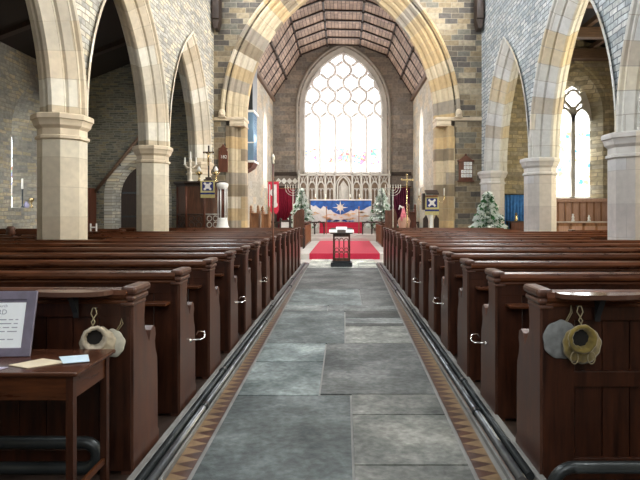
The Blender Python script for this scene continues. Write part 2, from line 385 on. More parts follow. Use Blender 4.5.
def wall(name, axis, pos, u0, u1, z0, z1, ops, mat, step=.12):
    """single skinned wall face with pointed openings (op at face size); z1 may be a function of u"""
    zf = z1 if callable(z1) else (lambda u: z1)
    us = {u0, u1}
    x = u0
    while x < u1: us.add(round(x, 4)); x += .5
    for op in ops:
        k = 28
        for i in range(k + 1):
            us.add(op['c'] - op['a'] * math.cos(PI * i / k))
        us.add(op['c'])
    us = sorted(u for u in us if u0 - 1e-6 <= u <= u1 + 1e-6)
    us = [u for i, u in enumerate(us) if i == 0 or u - us[i - 1] > 1e-4]
    mb = MB()
    def V(u, z): return mb.v(pos, u, z) if axis == 'X' else mb.v(u, pos, z)
    for a, b in zip(us, us[1:]):
        mid = (a + b) / 2; op = next((o for o in ops if abs(mid - o['c']) < o['a']), None)
        if op is None:
            mb.face([V(a, z0), V(b, z0), V(b, zf(b)), V(a, zf(a))])
        else:
            if op['sill'] > z0 + 1e-3: mb.face([V(a, z0), V(b, z0), V(b, op['sill']), V(a, op['sill'])])
            ta = arch_top(op, a) or op['spring']; tb = arch_top(op, b) or op['spring']
            mb.face([V(a, ta), V(b, tb), V(b, zf(b)), V(a, zf(a))])
    bmesh.ops.remove_doubles(mb.bm, verts=mb.bm.verts, dist=1e-4)
    return struct(mb.build(name, mat))
def opening_path(op, n=14):
    p = arch_path(op['c'], op['a'], op['spring'], op['R'], n, op['sill'])
    return p
def reveal(mb, axis, pos, sgn, face, glass, depth):
    """splayed lining from the wall face opening to the glazing opening"""
    A = opening_path(face); B = opening_path(glass)
    def V(p, d): return mb.v(pos + sgn * d, p[0], p[1]) if axis == 'X' else mb.v(p[0], pos + sgn * d, p[1])
    ra = [V(p, 0) for p in A]; rb = [V(p, depth) for p in B]
    n = len(A)
    for i in range(n):
        j = (i + 1) % n
        mb.face([ra[i], ra[j], rb[j], rb[i]], [(0, A[i][4]), (0, A[j][4]), (depth, A[j][4]), (depth, A[i][4])])
def pane(mb, axis, pos, op, n=14):
    P = opening_path(op, n)
    vs = [mb.v(pos, p[0], p[1]) if axis == 'X' else mb.v(p[0], pos, p[1]) for p in P]
    mb.face(vs)
def bar(mb, axis, pos, pts, w=.05, d=.06):
    """flat tracery bar along (u,z) points"""
    n = len(pts); rings = []
    for i, (u, z) in enumerate(pts):
        a = pts[max(i - 1, 0)]; b = pts[min(i + 1, n - 1)]
        t = Vector((b[0] - a[0], b[1] - a[1])); t.normalize() if t.length else None
        nx, nz = -t.y * w / 2, t.x * w / 2
        ring = []
        for s1, dd in ((1, -d), (-1, -d), (-1, d), (1, d)):
            q = (u + nx * s1, z + nz * s1)
            ring.append(mb.v(pos + dd, q[0], q[1]) if axis == 'X' else mb.v(q[0], pos + dd, q[1]))
        rings.append(ring)
    for A, B in zip(rings, rings[1:]):
        for k in range(4): mb.face([A[k], A[(k + 1) % 4], B[(k + 1) % 4], B[k]])
    mb.face(rings[0]); mb.face(rings[-1][::-1])

# ------------------------------------------------------------------ layout numbers
YC = 17.8; XL = -4.33; XR = 4.58; CLX = -4.68; CRX = 4.80; COLY = [-3.7, .5, 4.7, 8.9, 13.1, 17.3]; T = .66
TOP = 10.6; YW = -3.2
YE = 27.5; CXL = -3.65; CXR = 3.55

# ------------------------------------------------------------------ floors
fb = MB(); fb.box(-9.2, 10.2, YW, YC + 1, -.3, -.012); struct(fb.build('floor', M['pink_floor']))
pf = MB(); pf.box(-6.4, -1.16, YW, 15.3, -.012, 0); pf.box(1.04, 6.2, YW, 15.3, -.012, 0); struct(pf.build('floor_pew_platform', M['dark_wood']))
sl = MB(); tones = []
tl = sl.bm.loops.layers.float_color.new('tone')
def slab(x0, x1, y0, y1, tone, g=.008):
    """one flagstone; x given at both ends so that the paving can widen towards the east"""
    n0 = len(sl.bm.faces)
    b2 = bmesh.new()
    xs = (x0, x1) if not isinstance(x0, tuple) else None
    (a0, a1), (b0, b1) = x0, x1
    vs = [b2.verts.new(p) for p in ((a0 + g, y0 + g, -.01), (b0 - g, y0 + g, -.01), (b1 - g, y1 - g, -.01), (a1 + g, y1 - g, -.01), (a0 + g, y0 + g, .012), (b0 - g, y0 + g, .012), (b1 - g, y1 - g, .012), (a1 + g, y1 - g, .012))]
    for q in ((4, 5, 6, 7), (0, 1, 5, 4), (1, 2, 6, 5), (2, 3, 7, 6), (3, 0, 4, 7)): b2.faces.new([vs[i] for i in q])
    sl.join(b2)
    sl.bm.faces.ensure_lookup_table()
    for f in sl.bm.faces[n0:]:
        for l in f.loops: l[tl] = (*tone, 1)
def xl(y): return -.855 - .011 * (y - 3)
def xr(y): return .735 + .014 * (y - 3)
G = lambda v, t=(1, 1, 1): tuple(v * q for q in t)
cool = (.93, 1.02, 1.04); warm = (1.06, 1.0, .93)
def row(y0, y1, splits, tns):
    e0 = [xl(y0)] + splits + [xr(y0)]; e1 = [xl(y1)] + splits + [xr(y1)]
    for i in range(len(e0) - 1): slab((e0[i], e1[i]), (e0[i + 1], e1[i + 1]), y0, y1, tns[i])
row(-3, -.9, [.2], [G(.9), G(1)]); row(-.9, 1.1, [-.1], [G(1, cool), G(.85)])
def half(y0, y1, a, b, t):
    slab((a(y0), a(y1)), (b(y0), b(y1)), y0, y1, t)
c = lambda v: (lambda y: v)
half(1.1, 4.33, xl, c(.055), G(.80, cool)); half(1.1, 3.14, c(.055), xr, G(1.15, warm)); half(3.14, 3.92, c(.055), xr, G(1.3, warm)); half(3.92, 4.36, c(.055), xr, G(1.15, warm))
half(4.33, 5.3, xl, c(-.2), G(1.6, cool)); half(5.3, 6.05, xl, c(-.2), G(1.85, cool)); half(4.33 + .03, 6.05, c(-.2), xr, G(.85))  # the two left slabs toned up to imitate glare on the paving
half(6.05, 8.0, xl, c(.013), G(1.05, cool)); half(6.05, 6.95, c(.013), xr, G(1.9, warm)); half(6.95, 7.12, c(.013), xr, G(.5)); half(7.12, 7.5, c(.013), xr, G(1.5)); half(7.5, 8.0, c(.013), xr, G(.45))
half(8.0, 8.5, xl, c(-.25), G(1.6)); half(8.0, 8.5, c(-.25), xr, G(1.3)); half(8.5, 10.25, xl, c(.29), G(1.35, cool)); half(8.5, 10.25, c(.29), xr, G(.9))
half(10.25, 12.2, xl, xr, G(.75)); half(12.2, 14.2, xl, xr, G(.85))
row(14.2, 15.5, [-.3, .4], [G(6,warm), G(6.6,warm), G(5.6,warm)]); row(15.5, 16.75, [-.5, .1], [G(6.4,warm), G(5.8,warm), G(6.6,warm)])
struct(sl.build('floor_flagstones', M['slab']))
tb = MB(); tb.box(-.99, .93, YW, 16.75, -.012, -.001)
struct(tb.build('floor_margin', M['kerb']))
tt = MB()
for s_, xa, xb in ((-1, -.985, -.875), (1, .775, .895)):
    y = -3.0
    while y < 14.2:
        xin = (xl(y) - .02, xl(y + .2) - .02) if s_ < 0 else (xr(y) + .02, xr(y + .2) + .02)
        a = (xin[0] - .12, xin[1] - .12) if s_ < 0 else (xin[0] + .125, xin[1] + .125)
        if s_ < 0: P = [(a[0], y), (xin[0], y), (xin[1], y + .2), (a[1], y + .2)]
        else: P = [(a[0], y), (xin[0], y), (xin[1], y + .2), (a[1], y + .2)]
        n = 1.8
        tt.face([tt.v(p[0], p[1], .006) for p in P], [(y * 9, 0), (y * 9, 1), ((y + .2) * 9, 1), ((y + .2) * 9, 0)])
        y += .2
struct(tt.build('floor_border_tiles', M['tile']))
kb = MB()
kb.box(-1.18, -1.135, YW, 15.3, -.01, .05, .006); kb.box(-1.018, -1.002, YW, 15.3, -.01, .03); 
kb.box(1.055, 1.10, YW, 15.3, -.01, .05, .006); kb.box(.915, .93, YW, 15.3, -.01, .03)
struct(kb.build('trim_1', M['kerb']))
# crossing pavement on each side and chancel
cp = MB()
cp.box(-9.2, xl(16) , 15.3, YC, -.012, .004); cp.box(xr(16), 10.2, 15.3, YC, -.012, .004); struct(cp.build('floor_crossing', M['step']))
cf = MB()
cf.box(-3.2, 2.98, 16.75, YC + .2, 0, .176, .012); cf.box(CXL, CXR, YC + .2, 23.9, 0, .176)
cf.box(CXL, CXR, 23.9, 24.05, .0, .32, .01); cf.box(CXL, CXR, 24.05, YE, .0, .47, .01)
struct(cf.build('floor_chancel', M['step']))
cs = MB(); cs.box(-1.68, 1.40, 25.05, YE, .47, .72, .01); cs.box(-1.66, 1.38, 25.35, YE, .72, .97, .01); struct(cs.build('floor_altar_steps', M['step']))
ca = thing('carpet', 'long bright red carpet laid up the middle of the chancel floor', 'carpet', (0, 16.7, 0))
cm = MB(); cm.box(-1.08, 1.12, 16.735, 23.89, .176, .188); cm.box(-1.08, 1.12, 16.725, 16.748, .005, .188)
cm.build('runner', M['carpet'], ca)
ca2 = MB(); ca2.box(-1.15, .85, 25.03, 25.4, .72, .735); ca2.box(-1.15, .85, 25.02, 25.05, .48, .735); ca2.box(-1.15, .85, 25.32, 25.35, .735, .985); ca2.box(-1.15, .85, 25.32, 25.65, .97, .985)
tag(ca2.build('stair_carpet', M['carpet']), 'deep red carpet covering the two steps in front of the altar', 'carpet')

# ------------------------------------------------------------------ arcades
def arcade(side):
    face, cx, mat = (XL, CLX, 'rubble_left') if side < 0 else (XR, CRX, 'rubble_right')
    sgn = -1 if side < 0 else 1
    spring, R, a = (3.08, 3.59, 1.68) if side < 0 else (2.79, 3.84, 1.68)
    ops = []
    for y0, y1 in zip(COLY, COLY[1:]): ops.append(dict(c=(y0 + y1) / 2, a=a, sill=spring, spring=spring, R=R))
    big = []
    for o in ops:
        g = grow(o, .36); g['sill'] = -1; big.append(g)
    nm = 'left' if side < 0 else 'right'
    wall('wall_nave_' + nm, 'X', face, YW, YC, 0 if False else spring, TOP, [dict(g, sill=spring) for g in big], M[mat])
    wall('wall_nave_%s_back' % nm, 'X', face + sgn * T, YW, YC, spring, TOP, [dict(g, sill=spring) for g in big], M[mat])
    prof = [(-.055, .44), (-.065, .40), (-.05, .365), (0, .35), (0, .30), (.012, .295), (.12, .19), (.17, .19), (.17, .15), (.18, .145), (.30, 0), (T - .30, 0), (T - .18, .145), (T - .17, .19), (T - .12, .19), (T, .30), (T, .36)]
    for i, o in enumerate(ops):
        mb = MB(); mb.sweep(arch_path(o['c'], o['a'], o['spring'], o['R'], 22), prof, (face, sgn), 'X', uvoff=.3 + i * .37)
        struct(mb.build('wall_arch_' + nm, M['arch_left' if side < 0 else 'arch_right']))
    # octagonal piers
    for i, y in enumerate(COLY):
        r = .375
        cz = spring
        pier = MB(); 
        pr = [(r + .08, 0), (r + .08, .25), (r + .02, .32), (r, .36), (r, cz - .42), (r + .035, cz - .40), (r + .035, cz - .36), (r, cz - .34), (r, cz - .24), (r + .05, cz - .19), (r + .06, cz - .15), (r + .08, cz - .10), (r + .10, cz - .09), (r + .10, cz - .02), (r + .08, cz)]
        k1 = 5
        pier.lathe(pr[:k1], (cx, y, 0), 8, False, .5)
        o = struct(pier.build('wall_pier_' + nm, M['column_left' if side < 0 else 'column_right']))
        cap = MB(); cap.lathe(pr[k1 - 1:], (cx, y, 0), 8, False, .5)
        struct(cap.build('wall_capital_' + nm, M['cap_left' if side < 0 else 'cap_right']))
arcade(-1); arcade(1)

# nave ceiling, west wall
nc = MB(); nc.box(XL - 1, XR + 1, YW - .2, YC + .9, TOP, TOP + .15); struct(nc.build('ceiling', M['roof_dark']))
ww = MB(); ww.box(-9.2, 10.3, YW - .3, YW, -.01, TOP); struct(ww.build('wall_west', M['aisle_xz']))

# ------------------------------------------------------------------ chancel arch wall
ac = -.12; aa = 3.19; asp = 4.64; aR = 5.115
cop = dict(c=ac, a=aa + .62, sill=0, spring=asp, R=aR + .62)
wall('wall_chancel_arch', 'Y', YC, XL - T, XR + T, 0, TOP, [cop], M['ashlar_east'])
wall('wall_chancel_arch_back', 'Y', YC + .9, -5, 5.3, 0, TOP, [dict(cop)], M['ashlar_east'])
prof = [(-.05, .80), (-.10, .775), (-.10, .72), (-.04, .69), (0, .66), (0, .56), (.05, .50), (.10, .48), (.13, .47), (.13, .38), (.2, .30), (.24, .28), (.24, .22), (.3, .14), (.36, .12), (.38, .06), (.40, 0), (.62, 0), (.66, .12), (.78, .28), (.9, .4), (.9, .64)]
mb = MB(); mb.sweep(arch_path(ac, aa, asp, aR, 30), prof, (YC, 1), 'Y', uvoff=.2); struct(mb.build('wall_chancel_arch_ring', M['arch_chancel']))
jprof = [(0, .64), (0, .50), (-.02, .46), (-.02, .40), (.04, .34), (.12, .36), (.14, .30), (.2, .26), (.22, .12), (.26, .03), (.34, 0), (.60, 0), (.7, .12), (.9, .4), (.9, .64)]
mb = MB()
for sg in (-1, 1):
    pth = [(ac + sg * aa, z, sg, 0, z) for z in (0, asp - .3)]
    mb.sweep(pth, jprof, (YC, 1), 'Y', uvoff=.9 + sg * .3)
struct(mb.build('wall_chancel_jambs', M['arch_chancel']))
mb = MB()
for sg in (-1, 1):
    x = ac + sg * aa
    def cb(o0, o1, d0, d1, z0, z1): mb.box(min(x + sg * o0, x + sg * o1), max(x + sg * o0, x + sg * o1), YC + d0, YC + d1, z0, z1, .015)
    cb(-.015, .5, -.05, .75, asp - .10, asp); cb(.01, .5, -.02, .7, asp - .24, asp - .10); cb(-.01, .5, -.035, .7, asp - .30, asp - .25)
    xe = XL if sg < 0 else XR
    mb.box(min(x + sg * .5, xe), max(x + sg * .5, xe), YC - .06, YC + .02, asp - .12, asp - .01, .01)
    mb.ball((x + sg * .72, YC - .14, asp + .10), .13, 12, .9, .8, 1.2); mb.ball((x + sg * .72, YC - .25, asp + .06), .04, 8); mb.box(x + sg * .72 - .12, x + sg * .72 + .12, YC - .2, YC, asp - .04, asp + .02, .02)
    for ex in (-.045, .045): mb.ball((x + sg * .72 + ex, YC - .24, asp + .13), .018, 6)
struct(mb.build('trim_2', M['cap_left']))
# roof wall posts in the corners
for x in (-4.17, 4.42):
    mb = MB(); mb.box(x - .12, x + .12, YC - .5, YC - .06, 7.75, TOP, .02); mb.prism([(x - .12, 7.75), (x + .12, 7.75), (x + .06, 7.45), (x - .06, 7.45)], 'Y', YC - .45, YC - .08)
    struct(mb.build('ceiling_wall_post', M['dark_wood']))

# ------------------------------------------------------------------ chancel shell
ew = dict(c=-.04, a=2.02, sill=3.50, spring=6.80, R=3.14)
ewf = dict(c=-.04, a=2.24, sill=3.38, spring=6.80, R=3.36)
def chz(x):
    P = [(CXL, 7.28), (-2.21, 9.54), (-.85, 10.06), (.82, 10.02), (2.21, 9.5), (CXR, 7.33)]
    for (a, za), (b, zb) in zip(P, P[1:]):
        if a <= x <= b + 1e-6: return za + (zb - za) * (x - a) / (b - a)
    return 7.3
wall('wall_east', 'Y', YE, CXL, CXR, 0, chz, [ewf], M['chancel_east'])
mb = MB(); reveal(mb, 'Y', YE, 1, ewf, ew, .35)
r1 = [(-.02, .34), (-.06, .30), (-.06, .24), (0, .2), (.05, .1)]
mb.sweep(arch_path(ew['c'], ew['a'] + .1, ew['spring'], ew['R'] + .1, 20, ew['sill']), r1, (YE, 1), 'Y')
struct(mb.build('wall_east_window_surround', M['surround']))
wn = MB(); pane(wn, 'Y', YE + .33, ew, 20)
GLOW_E = glow('east_glass', (1.0, .985, .98), 1.9, (4.35, .42, 9, [(.9, .25, .3), (1, .95, .9), (.35, .55, .8), (.75, .4, .85), (1, .9, .5), (.3, .8, .6), (1, 1, 1), (.9, .4, .3)]))
wo = struct(wn.build('window_1', GLOW_E))
tr = MB()
W_ = 2 * ew['a'] / 5; pz = .66; zA = wz(107.5, YE)
def inside(x, z, o=.0):
    if z < ew['spring']: return abs(x - ew['c']) < ew['a'] - o
    t = arch_top(dict(ew, a=ew['a'] - o, R=ew['R'] - o), x); return t is not None and z < t
for j in range(4):
    x = ew['c'] + (j - 1.5) * W_
    tr_pts = [(x, ew['sill']), (x, zA - pz)]; bar(tr, 'Y', YE + .26, tr_pts, .15, .05)
# reticulated net: wavy pairs that touch at alternate heights
for i in range(-6, 7):
    pts = []
    z = zA - pz
    while z < ew['spring'] + 3.0:
        ph = (z - zA) / pz
        cs_ = math.cos(PI * ph); sq = math.copysign(abs(cs_) ** .65, cs_)
        x = ew['c'] + i * W_ / 2 + W_ / 4 + (-1) ** i * (W_ / 4) * sq * -1
        ok = inside(x, z, .02) and (i % 2 == 0 or abs(cs_) < .8)
        if ok: pts.append((x, z))
        elif len(pts) > 1:
            bar(tr, 'Y', YE + .26, pts, .15, .05); pts = []
        else: pts = []
        z += pz / 10
    if len(pts) > 1: bar(tr, 'Y', YE + .26, pts, .15, .05)
tr.sweep(arch_path(ew['c'], ew['a'], ew['spring'], ew['R'], 20, ew['sill']), [(.18, .0), (.18, -.07), (.33, -.07)], (YE, 1), 'Y')
bar(tr, 'Y', YE + .26, [(ew['c'] - ew['a'], ew['sill'] + .03), (ew['c'] + ew['a'], ew['sill'] + .03)], .1, .1)
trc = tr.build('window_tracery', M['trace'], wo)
# chancel side walls with deep splayed windows on the right
sops = [dict(c=20.6, a=.62, sill=2.6, spring=5.2, R=1.3), dict(c=24.6, a=.62, sill=2.6, spring=5.2, R=1.3)]
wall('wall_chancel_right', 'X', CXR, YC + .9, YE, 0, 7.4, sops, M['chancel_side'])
GLOW_S = glow('side_glass', (1.0, .985, .96), 20.0)
for k, o in enumerate(sops):
    g = dict(o, a=.34, R=.9, sill=2.9); g['c'] = o['c']
    mb = MB(); reveal(mb, 'X', CXR, 1, o, g, .55); struct(mb.build('wall_chancel_reveal', M['surround']))
    mb = MB(); pane(mb, 'X', CXR + .54, g); struct(mb.build('window_%d' % (2 + k), GLOW_S))
lops = [dict(c=24.8, a=.62, sill=2.6, spring=5.2, R=1.3)]
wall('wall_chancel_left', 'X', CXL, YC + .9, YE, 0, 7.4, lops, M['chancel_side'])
g = dict(lops[0], a=.34, R=.9, sill=2.9)
mb = MB(); reveal(mb, 'X', CXL, -1, lops[0], g, .55); struct(mb.build('wall_chancel_reveal', M['surround']))
mb = MB(); pane(mb, 'X', CXL - .54, g); struct(mb.build('window_4', GLOW_S))
# boarded polygonal ceiling
P = [(CXL - .05, 7.22), (-2.21, 9.54), (-.85, 10.06), (.82, 10.02), (2.21, 9.5), (CXR + .05, 7.27)]
cc = MB(); s0 = 0
for (a, za), (b, zb) in zip(P, P[1:]):
    l = math.hypot(b - a, zb - za)
    # boards run up the slope: rows of the texture along y
    n = 1
    cc.face([cc.v(a, YC + .9, za), cc.v(b, YC + .9, zb), cc.v(b, YE, zb), cc.v(a, YE, za)], [(YC, s0), (YC, s0 + l), (YE - .9, s0 + l), (YE - .9, s0)])
    s0 += l
struct(cc.build('ceiling_chancel', M['ceil']))
rb = MB()
y = 27.35
Q = [(x, z - .05) for x, z in P]
while y > YC + 1:
    for (a, za), (b, zb) in zip(Q, Q[1:]):
        rb.prism([(a, za + .05), (b, zb + .05), (b, zb - .02), (a, za - .02)], 'Y', y - .035, y + .035)
    y -= 1.17
pur = list(P[1:-1]) + [((P[0][0] + P[1][0]) / 2, (P[0][1] + P[1][1]) / 2), ((P[-1][0] + P[-2][0]) / 2, (P[-1][1] + P[-2][1]) / 2)]
for (x, z) in pur: rb.box(x - .035, x + .035, YC + .9, YE - .05, z - .09, z)
y = 27.35
while y > YC + 1:
    for (x, z) in pur: rb.ball((x, y, z - .08), .075, 8)
    y -= 1.17
struct(rb.build('ceiling_ribs', M['dark_wood']))
wp = MB(); wp.box(CXL, CXL + .14, YC + .9, YE - .02, 7.12, 7.3, .02); wp.box(CXR - .14, CXR, YC + .9, YE - .02, 7.16, 7.34, .02); struct(wp.build('ceiling_wall_plates', M['beam']))

# ------------------------------------------------------------------ north aisle (left)
XN = -8.7
def north_slope(x): return 5.8 + (x - XN) * (7.4 - 5.8) / 4.0
dop = dict(c=-6.86, a=.86, sill=0, spring=2.0, R=1.35)
dog = dict(c=-6.86, a=.68, sill=0, spring=2.0, R=1.17)
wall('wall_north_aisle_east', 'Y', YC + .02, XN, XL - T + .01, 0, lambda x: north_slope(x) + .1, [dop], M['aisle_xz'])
mb = MB(); reveal(mb, 'Y', YC + .02, 1, dop, dog, .3)
mb.sweep(arch_path(dop['c'], dop['a'], dop['spring'], dop['R'], 14, 0), [(0, .26), (-.03, .26), (-.03, -.01), (.05, -.01)], (YC + .02, 1), 'Y')
struct(mb.build('trim_3', M['rubble_left']))
mb = MB(); P_ = opening_path(dog); 
mb.prism([(p[0], p[1]) for p in P_], 'Y', YC + .3, YC + .36)
do = struct(mb.build('door_1', M['door']))
mb = MB()
for z in (.5, 1.3, 2.1): mb.box(-7.5, -6.22, YC + .27, YC + .3, z, z + .06)
mb.build('door_strap_hinge', M['iron'], do)
nop = dict(c=14.95, a=.95, sill=1.6, spring=3.6, R=1.5)
nog = dict(c=14.45, a=.36, sill=1.62, spring=3.4, R=.8)
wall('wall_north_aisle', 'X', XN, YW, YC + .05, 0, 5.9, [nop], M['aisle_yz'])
mb = MB(); reveal(mb, 'X', XN, -1, nop, nog, .5); struct(mb.build('wall_north_reveal', M['aisle_yz']))
GLOW_N = glow('north_glass', (.85, .93, 1.0), 3.0, (2.6, .7, 14, [(.5, .6, 1), (1, .6, .5), (1, 1, 1), (.6, .9, .7)]))
mb = MB(); pane(mb, 'X', XN - .49, nog); struct(mb.build('window_5', GLOW_N))
mb = MB(); 
mb.face([mb.v(XN - .1, YW, north_slope(XN - .1)), mb.v(XL - T, YW, north_slope(XL - T)), mb.v(XL - T, YC + .1, north_slope(XL - T)), mb.v(XN - .1, YC + .1, north_slope(XN - .1))])
struct(mb.build('ceiling_north_aisle', M['roof_dark']))
mb = MB()
for y in (2, 4.8, 7.6, 10.4, 13.2, 16.):
    mb.prism([(XN, 5.7), (XL - T, 7.1), (XL - T, 7.32), (XN, 5.9)], 'Y', y - .1, y + .1)
struct(mb.build('ceiling_north_beams', M['dark_wood']))

# ------------------------------------------------------------------ south aisle (right)
XS = 10.0
wc = wx(576, YC)
sop = dict(c=wc + .05, a=.86, sill=1.86, spring=4.75, R=1.75)
sog = dict(c=wc + .02, a=.60, sill=2.0, spring=4.75, R=1.12)
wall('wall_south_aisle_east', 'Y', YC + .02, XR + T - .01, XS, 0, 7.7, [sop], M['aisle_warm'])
mb = MB(); reveal(mb, 'Y', YC + .02, 1, sop, sog, .35)
mb.sweep(arch_path(sop['c'], sop['a'], sop['spring'], sop['R'], 16, sop['sill']), [(0, .28), (-.05, .26), (-.05, .18), (-.008, .14), (-.008, 0)], (YC + .02, 1), 'Y')
struct(mb.build('trim_4', M['aisle_warm']))
mb = MB(); pane(mb, 'Y', YC + .36, sog, 18)
GLOW_SA = glow('south_aisle_glass', (.97, 1.0, 1.0), 3.2, (3.3, .9, 7, [(.3, .75, .95), (1, 1, 1), (1, .8, .55), (1, 1, 1), (1, 1, 1), (1, .95, .9)]))
so = struct(mb.build('window_6', GLOW_SA))
mb = MB(); c0 = sog['c']
bar(mb, 'Y', YC + .3, [(c0, 2.0), (c0, 4.85)], .13, .06)
for sg in (-1, 1):
    lc = c0 + sg * .30
    pts = [(p[0], p[1]) for p in arch_path(lc, .29, 4.55, .5, 8)]
    bar(mb, 'Y', YC + .3, pts, .08, .06)
# quatrefoil eye
pts = []
for k in range(33):
    t = 2 * PI * k / 32; rr = .25 + .05 * abs(math.cos(2 * t)) 
    pts.append((c0 + rr * math.cos(t), 5.30 + rr * math.sin(t)))
bar(mb, 'Y', YC + .3, pts, .08, .06)
# stone spandrels either side of the eye
for sg in (-1, 1):
    mb.prism([(c0 + sg * .62, 4.75), (c0 + sg * .54, 5.15), (c0 + sg * .40, 5.55), (c0 + sg * .25, 5.52), (c0 + sg * .33, 5.3), (c0 + sg * .3, 5.12), (c0 + sg * .32, 4.98), (c0 + sg * .5, 4.82)], 'Y', YC + .25, YC + .35)
    mb.prism([(c0 + sg * .01, 4.8), (c0 + sg * .1, 4.92), (c0 + sg * .15, 5.06), (c0 + sg * .01, 5.04)], 'Y', YC + .25, YC + .35)
mb.build('window_tracery', M['reredos'], so)
GLOW_SW = glow('south_glass', (1.0, .88, .62), 17.0)
sops2 = [dict(c=y, a=.7, sill=2.2, spring=4.4, R=1.3) for y in (3.0, 7.5, 12.0)]
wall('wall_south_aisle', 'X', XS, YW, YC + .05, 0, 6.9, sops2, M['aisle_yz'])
for k, o in enumerate(sops2):
    g = dict(o, a=.5, R=1.0)
    mb = MB(); reveal(mb, 'X', XS, 1, o, g, .3); struct(mb.build('wall_south_reveal', M['surround']))
    mb = MB(); pane(mb, 'X', XS + .29, g); struct(mb.build('window_%d' % (7 + k), GLOW_SW))
def south_slope(x): return 8.0 - (x - XR - T) * .3
mb = MB(); mb.face([mb.v(XR + T, YW, south_slope(XR + T)), mb.v(XS + .1, YW, south_slope(XS + .1)), mb.v(XS + .1, YC + .1, south_slope(XS + .1)), mb.v(XR + T, YC + .1, south_slope(XR + T))])
struct(mb.build('ceiling_south_aisle', M['roof_dark']))
mb = MB()
mb.box(XR + T, XS, YC - .3, YC + .02, 6.5, 6.85, .02)
for y in (2, 4.8, 7.6, 10.4, 13.2, 15.6): mb.box(XR + T + .02, XS, y - .12, y + .12, 6.55, 6.85, .02)
for x in (6.0, 7.1, 8.2, 9.3): mb.box(x - .07, x + .07, YW, YC, 6.86, 7.0)
struct(mb.build('ceiling_south_beams', M['beam']))

# ------------------------------------------------------------------ unseen glowing panes added above and behind the viewpoint to light the nave
GLOW_CL = glow('added_glow_north', (.88, .945, 1.0), 22.0)
GLOW_CS = glow('added_glow_south', (1.0, 1.0, .99), 32.0)
wi = 10
for y in (2.6, 6.8, 11.0, 15.2):
    for x, sg in ((XL, 1), (XR, -1)):
        mb = MB(); op = dict(c=y, a=.85, sill=8.5, spring=9.3, R=1.1); pane(mb, 'X', x + sg * .02, op)
        o = struct(mb.build('window_%d' % wi, GLOW_CL if sg > 0 else GLOW_CS)); wi += 1  # out-of-view pane added to light the arcades, wall behind it uncut
        mb = MB(); mb.sweep(arch_path(y, .75, 9.3, 1.1, 12, 8.5), [(-.07, .12), (-.07, -.05), (0, -.05)], (x, -sg), 'X')
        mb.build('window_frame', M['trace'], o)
mb = MB(); op = dict(c=0, a=1.9, sill=3.0, spring=6.0, R=2.8); pane(mb, 'Y', YW + .02, op, 16)
o = struct(mb.build('window_%d' % wi, glow('added_glow_west', (.95, .98, 1.0), 2.4)))  # unseen pane added behind the camera to brighten the near end
mb = MB()
for x in (-1.1, -.35, .35, 1.1): bar(mb, 'Y', YW + .07, [(x, 3.0), (x, 7.2)], .1, .05)
mb.sweep(arch_path(0, 1.9, 6.0, 2.8, 16, 3.0), [(-.1, .2), (-.1, -.06), (-.02, -.06)], (YW, 1), 'Y')
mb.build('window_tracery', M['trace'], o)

# ------------------------------------------------------------------ pews
ORD = ['first', 'second', 'third', 'fourth', 'fifth', 'sixth', 'seventh', 'eighth', 'ninth', 'tenth', 'eleventh', 'twelfth', 'thirteenth', 'fourteenth']
END = [(0, 0), (0, 1.00), (.0, 1.03), (.205, 1.03), (.2, .99), (.175, .95), (.165, .86), (.175, .80), (.215, .745), (.245, .70), (.255, .72), (.275, .765), (.315, .785), (.35, .765), (.36, .72), (.345, .68), (.355, .63), (.385, .57), (.395, .40), (.395, .12), (.42, .09), (.42, 0)]
def end_panel(mb, y0, xa, xb):
    mb.prism([(y0 + p[0], p[1]) for p in END], 'X', xa, xb)
def end_cap(mb, y0, xa, xb, s):
    for k, (z0, z1, o, f) in enumerate(((.962, .984, .006, .185), (.990, 1.022, .014, .205), (1.028, 1.074, .022, .225))):
        lo, hi = (xa, xb + o) if s < 0 else (xa - o, xb)
        mb.box(lo, hi, y0 - .02, y0 + f, z0, z1, (z1 - z0) * .38)
def back_boards(mb, y0, a, b):
    n = max(1, round((b - a) / .155)); w = (b - a) / n
    for i in range(n): mb.box(a + i * w + .003, a + (i + 1) * w - .003, y0 + .02, y0 + .05, .14, .91)
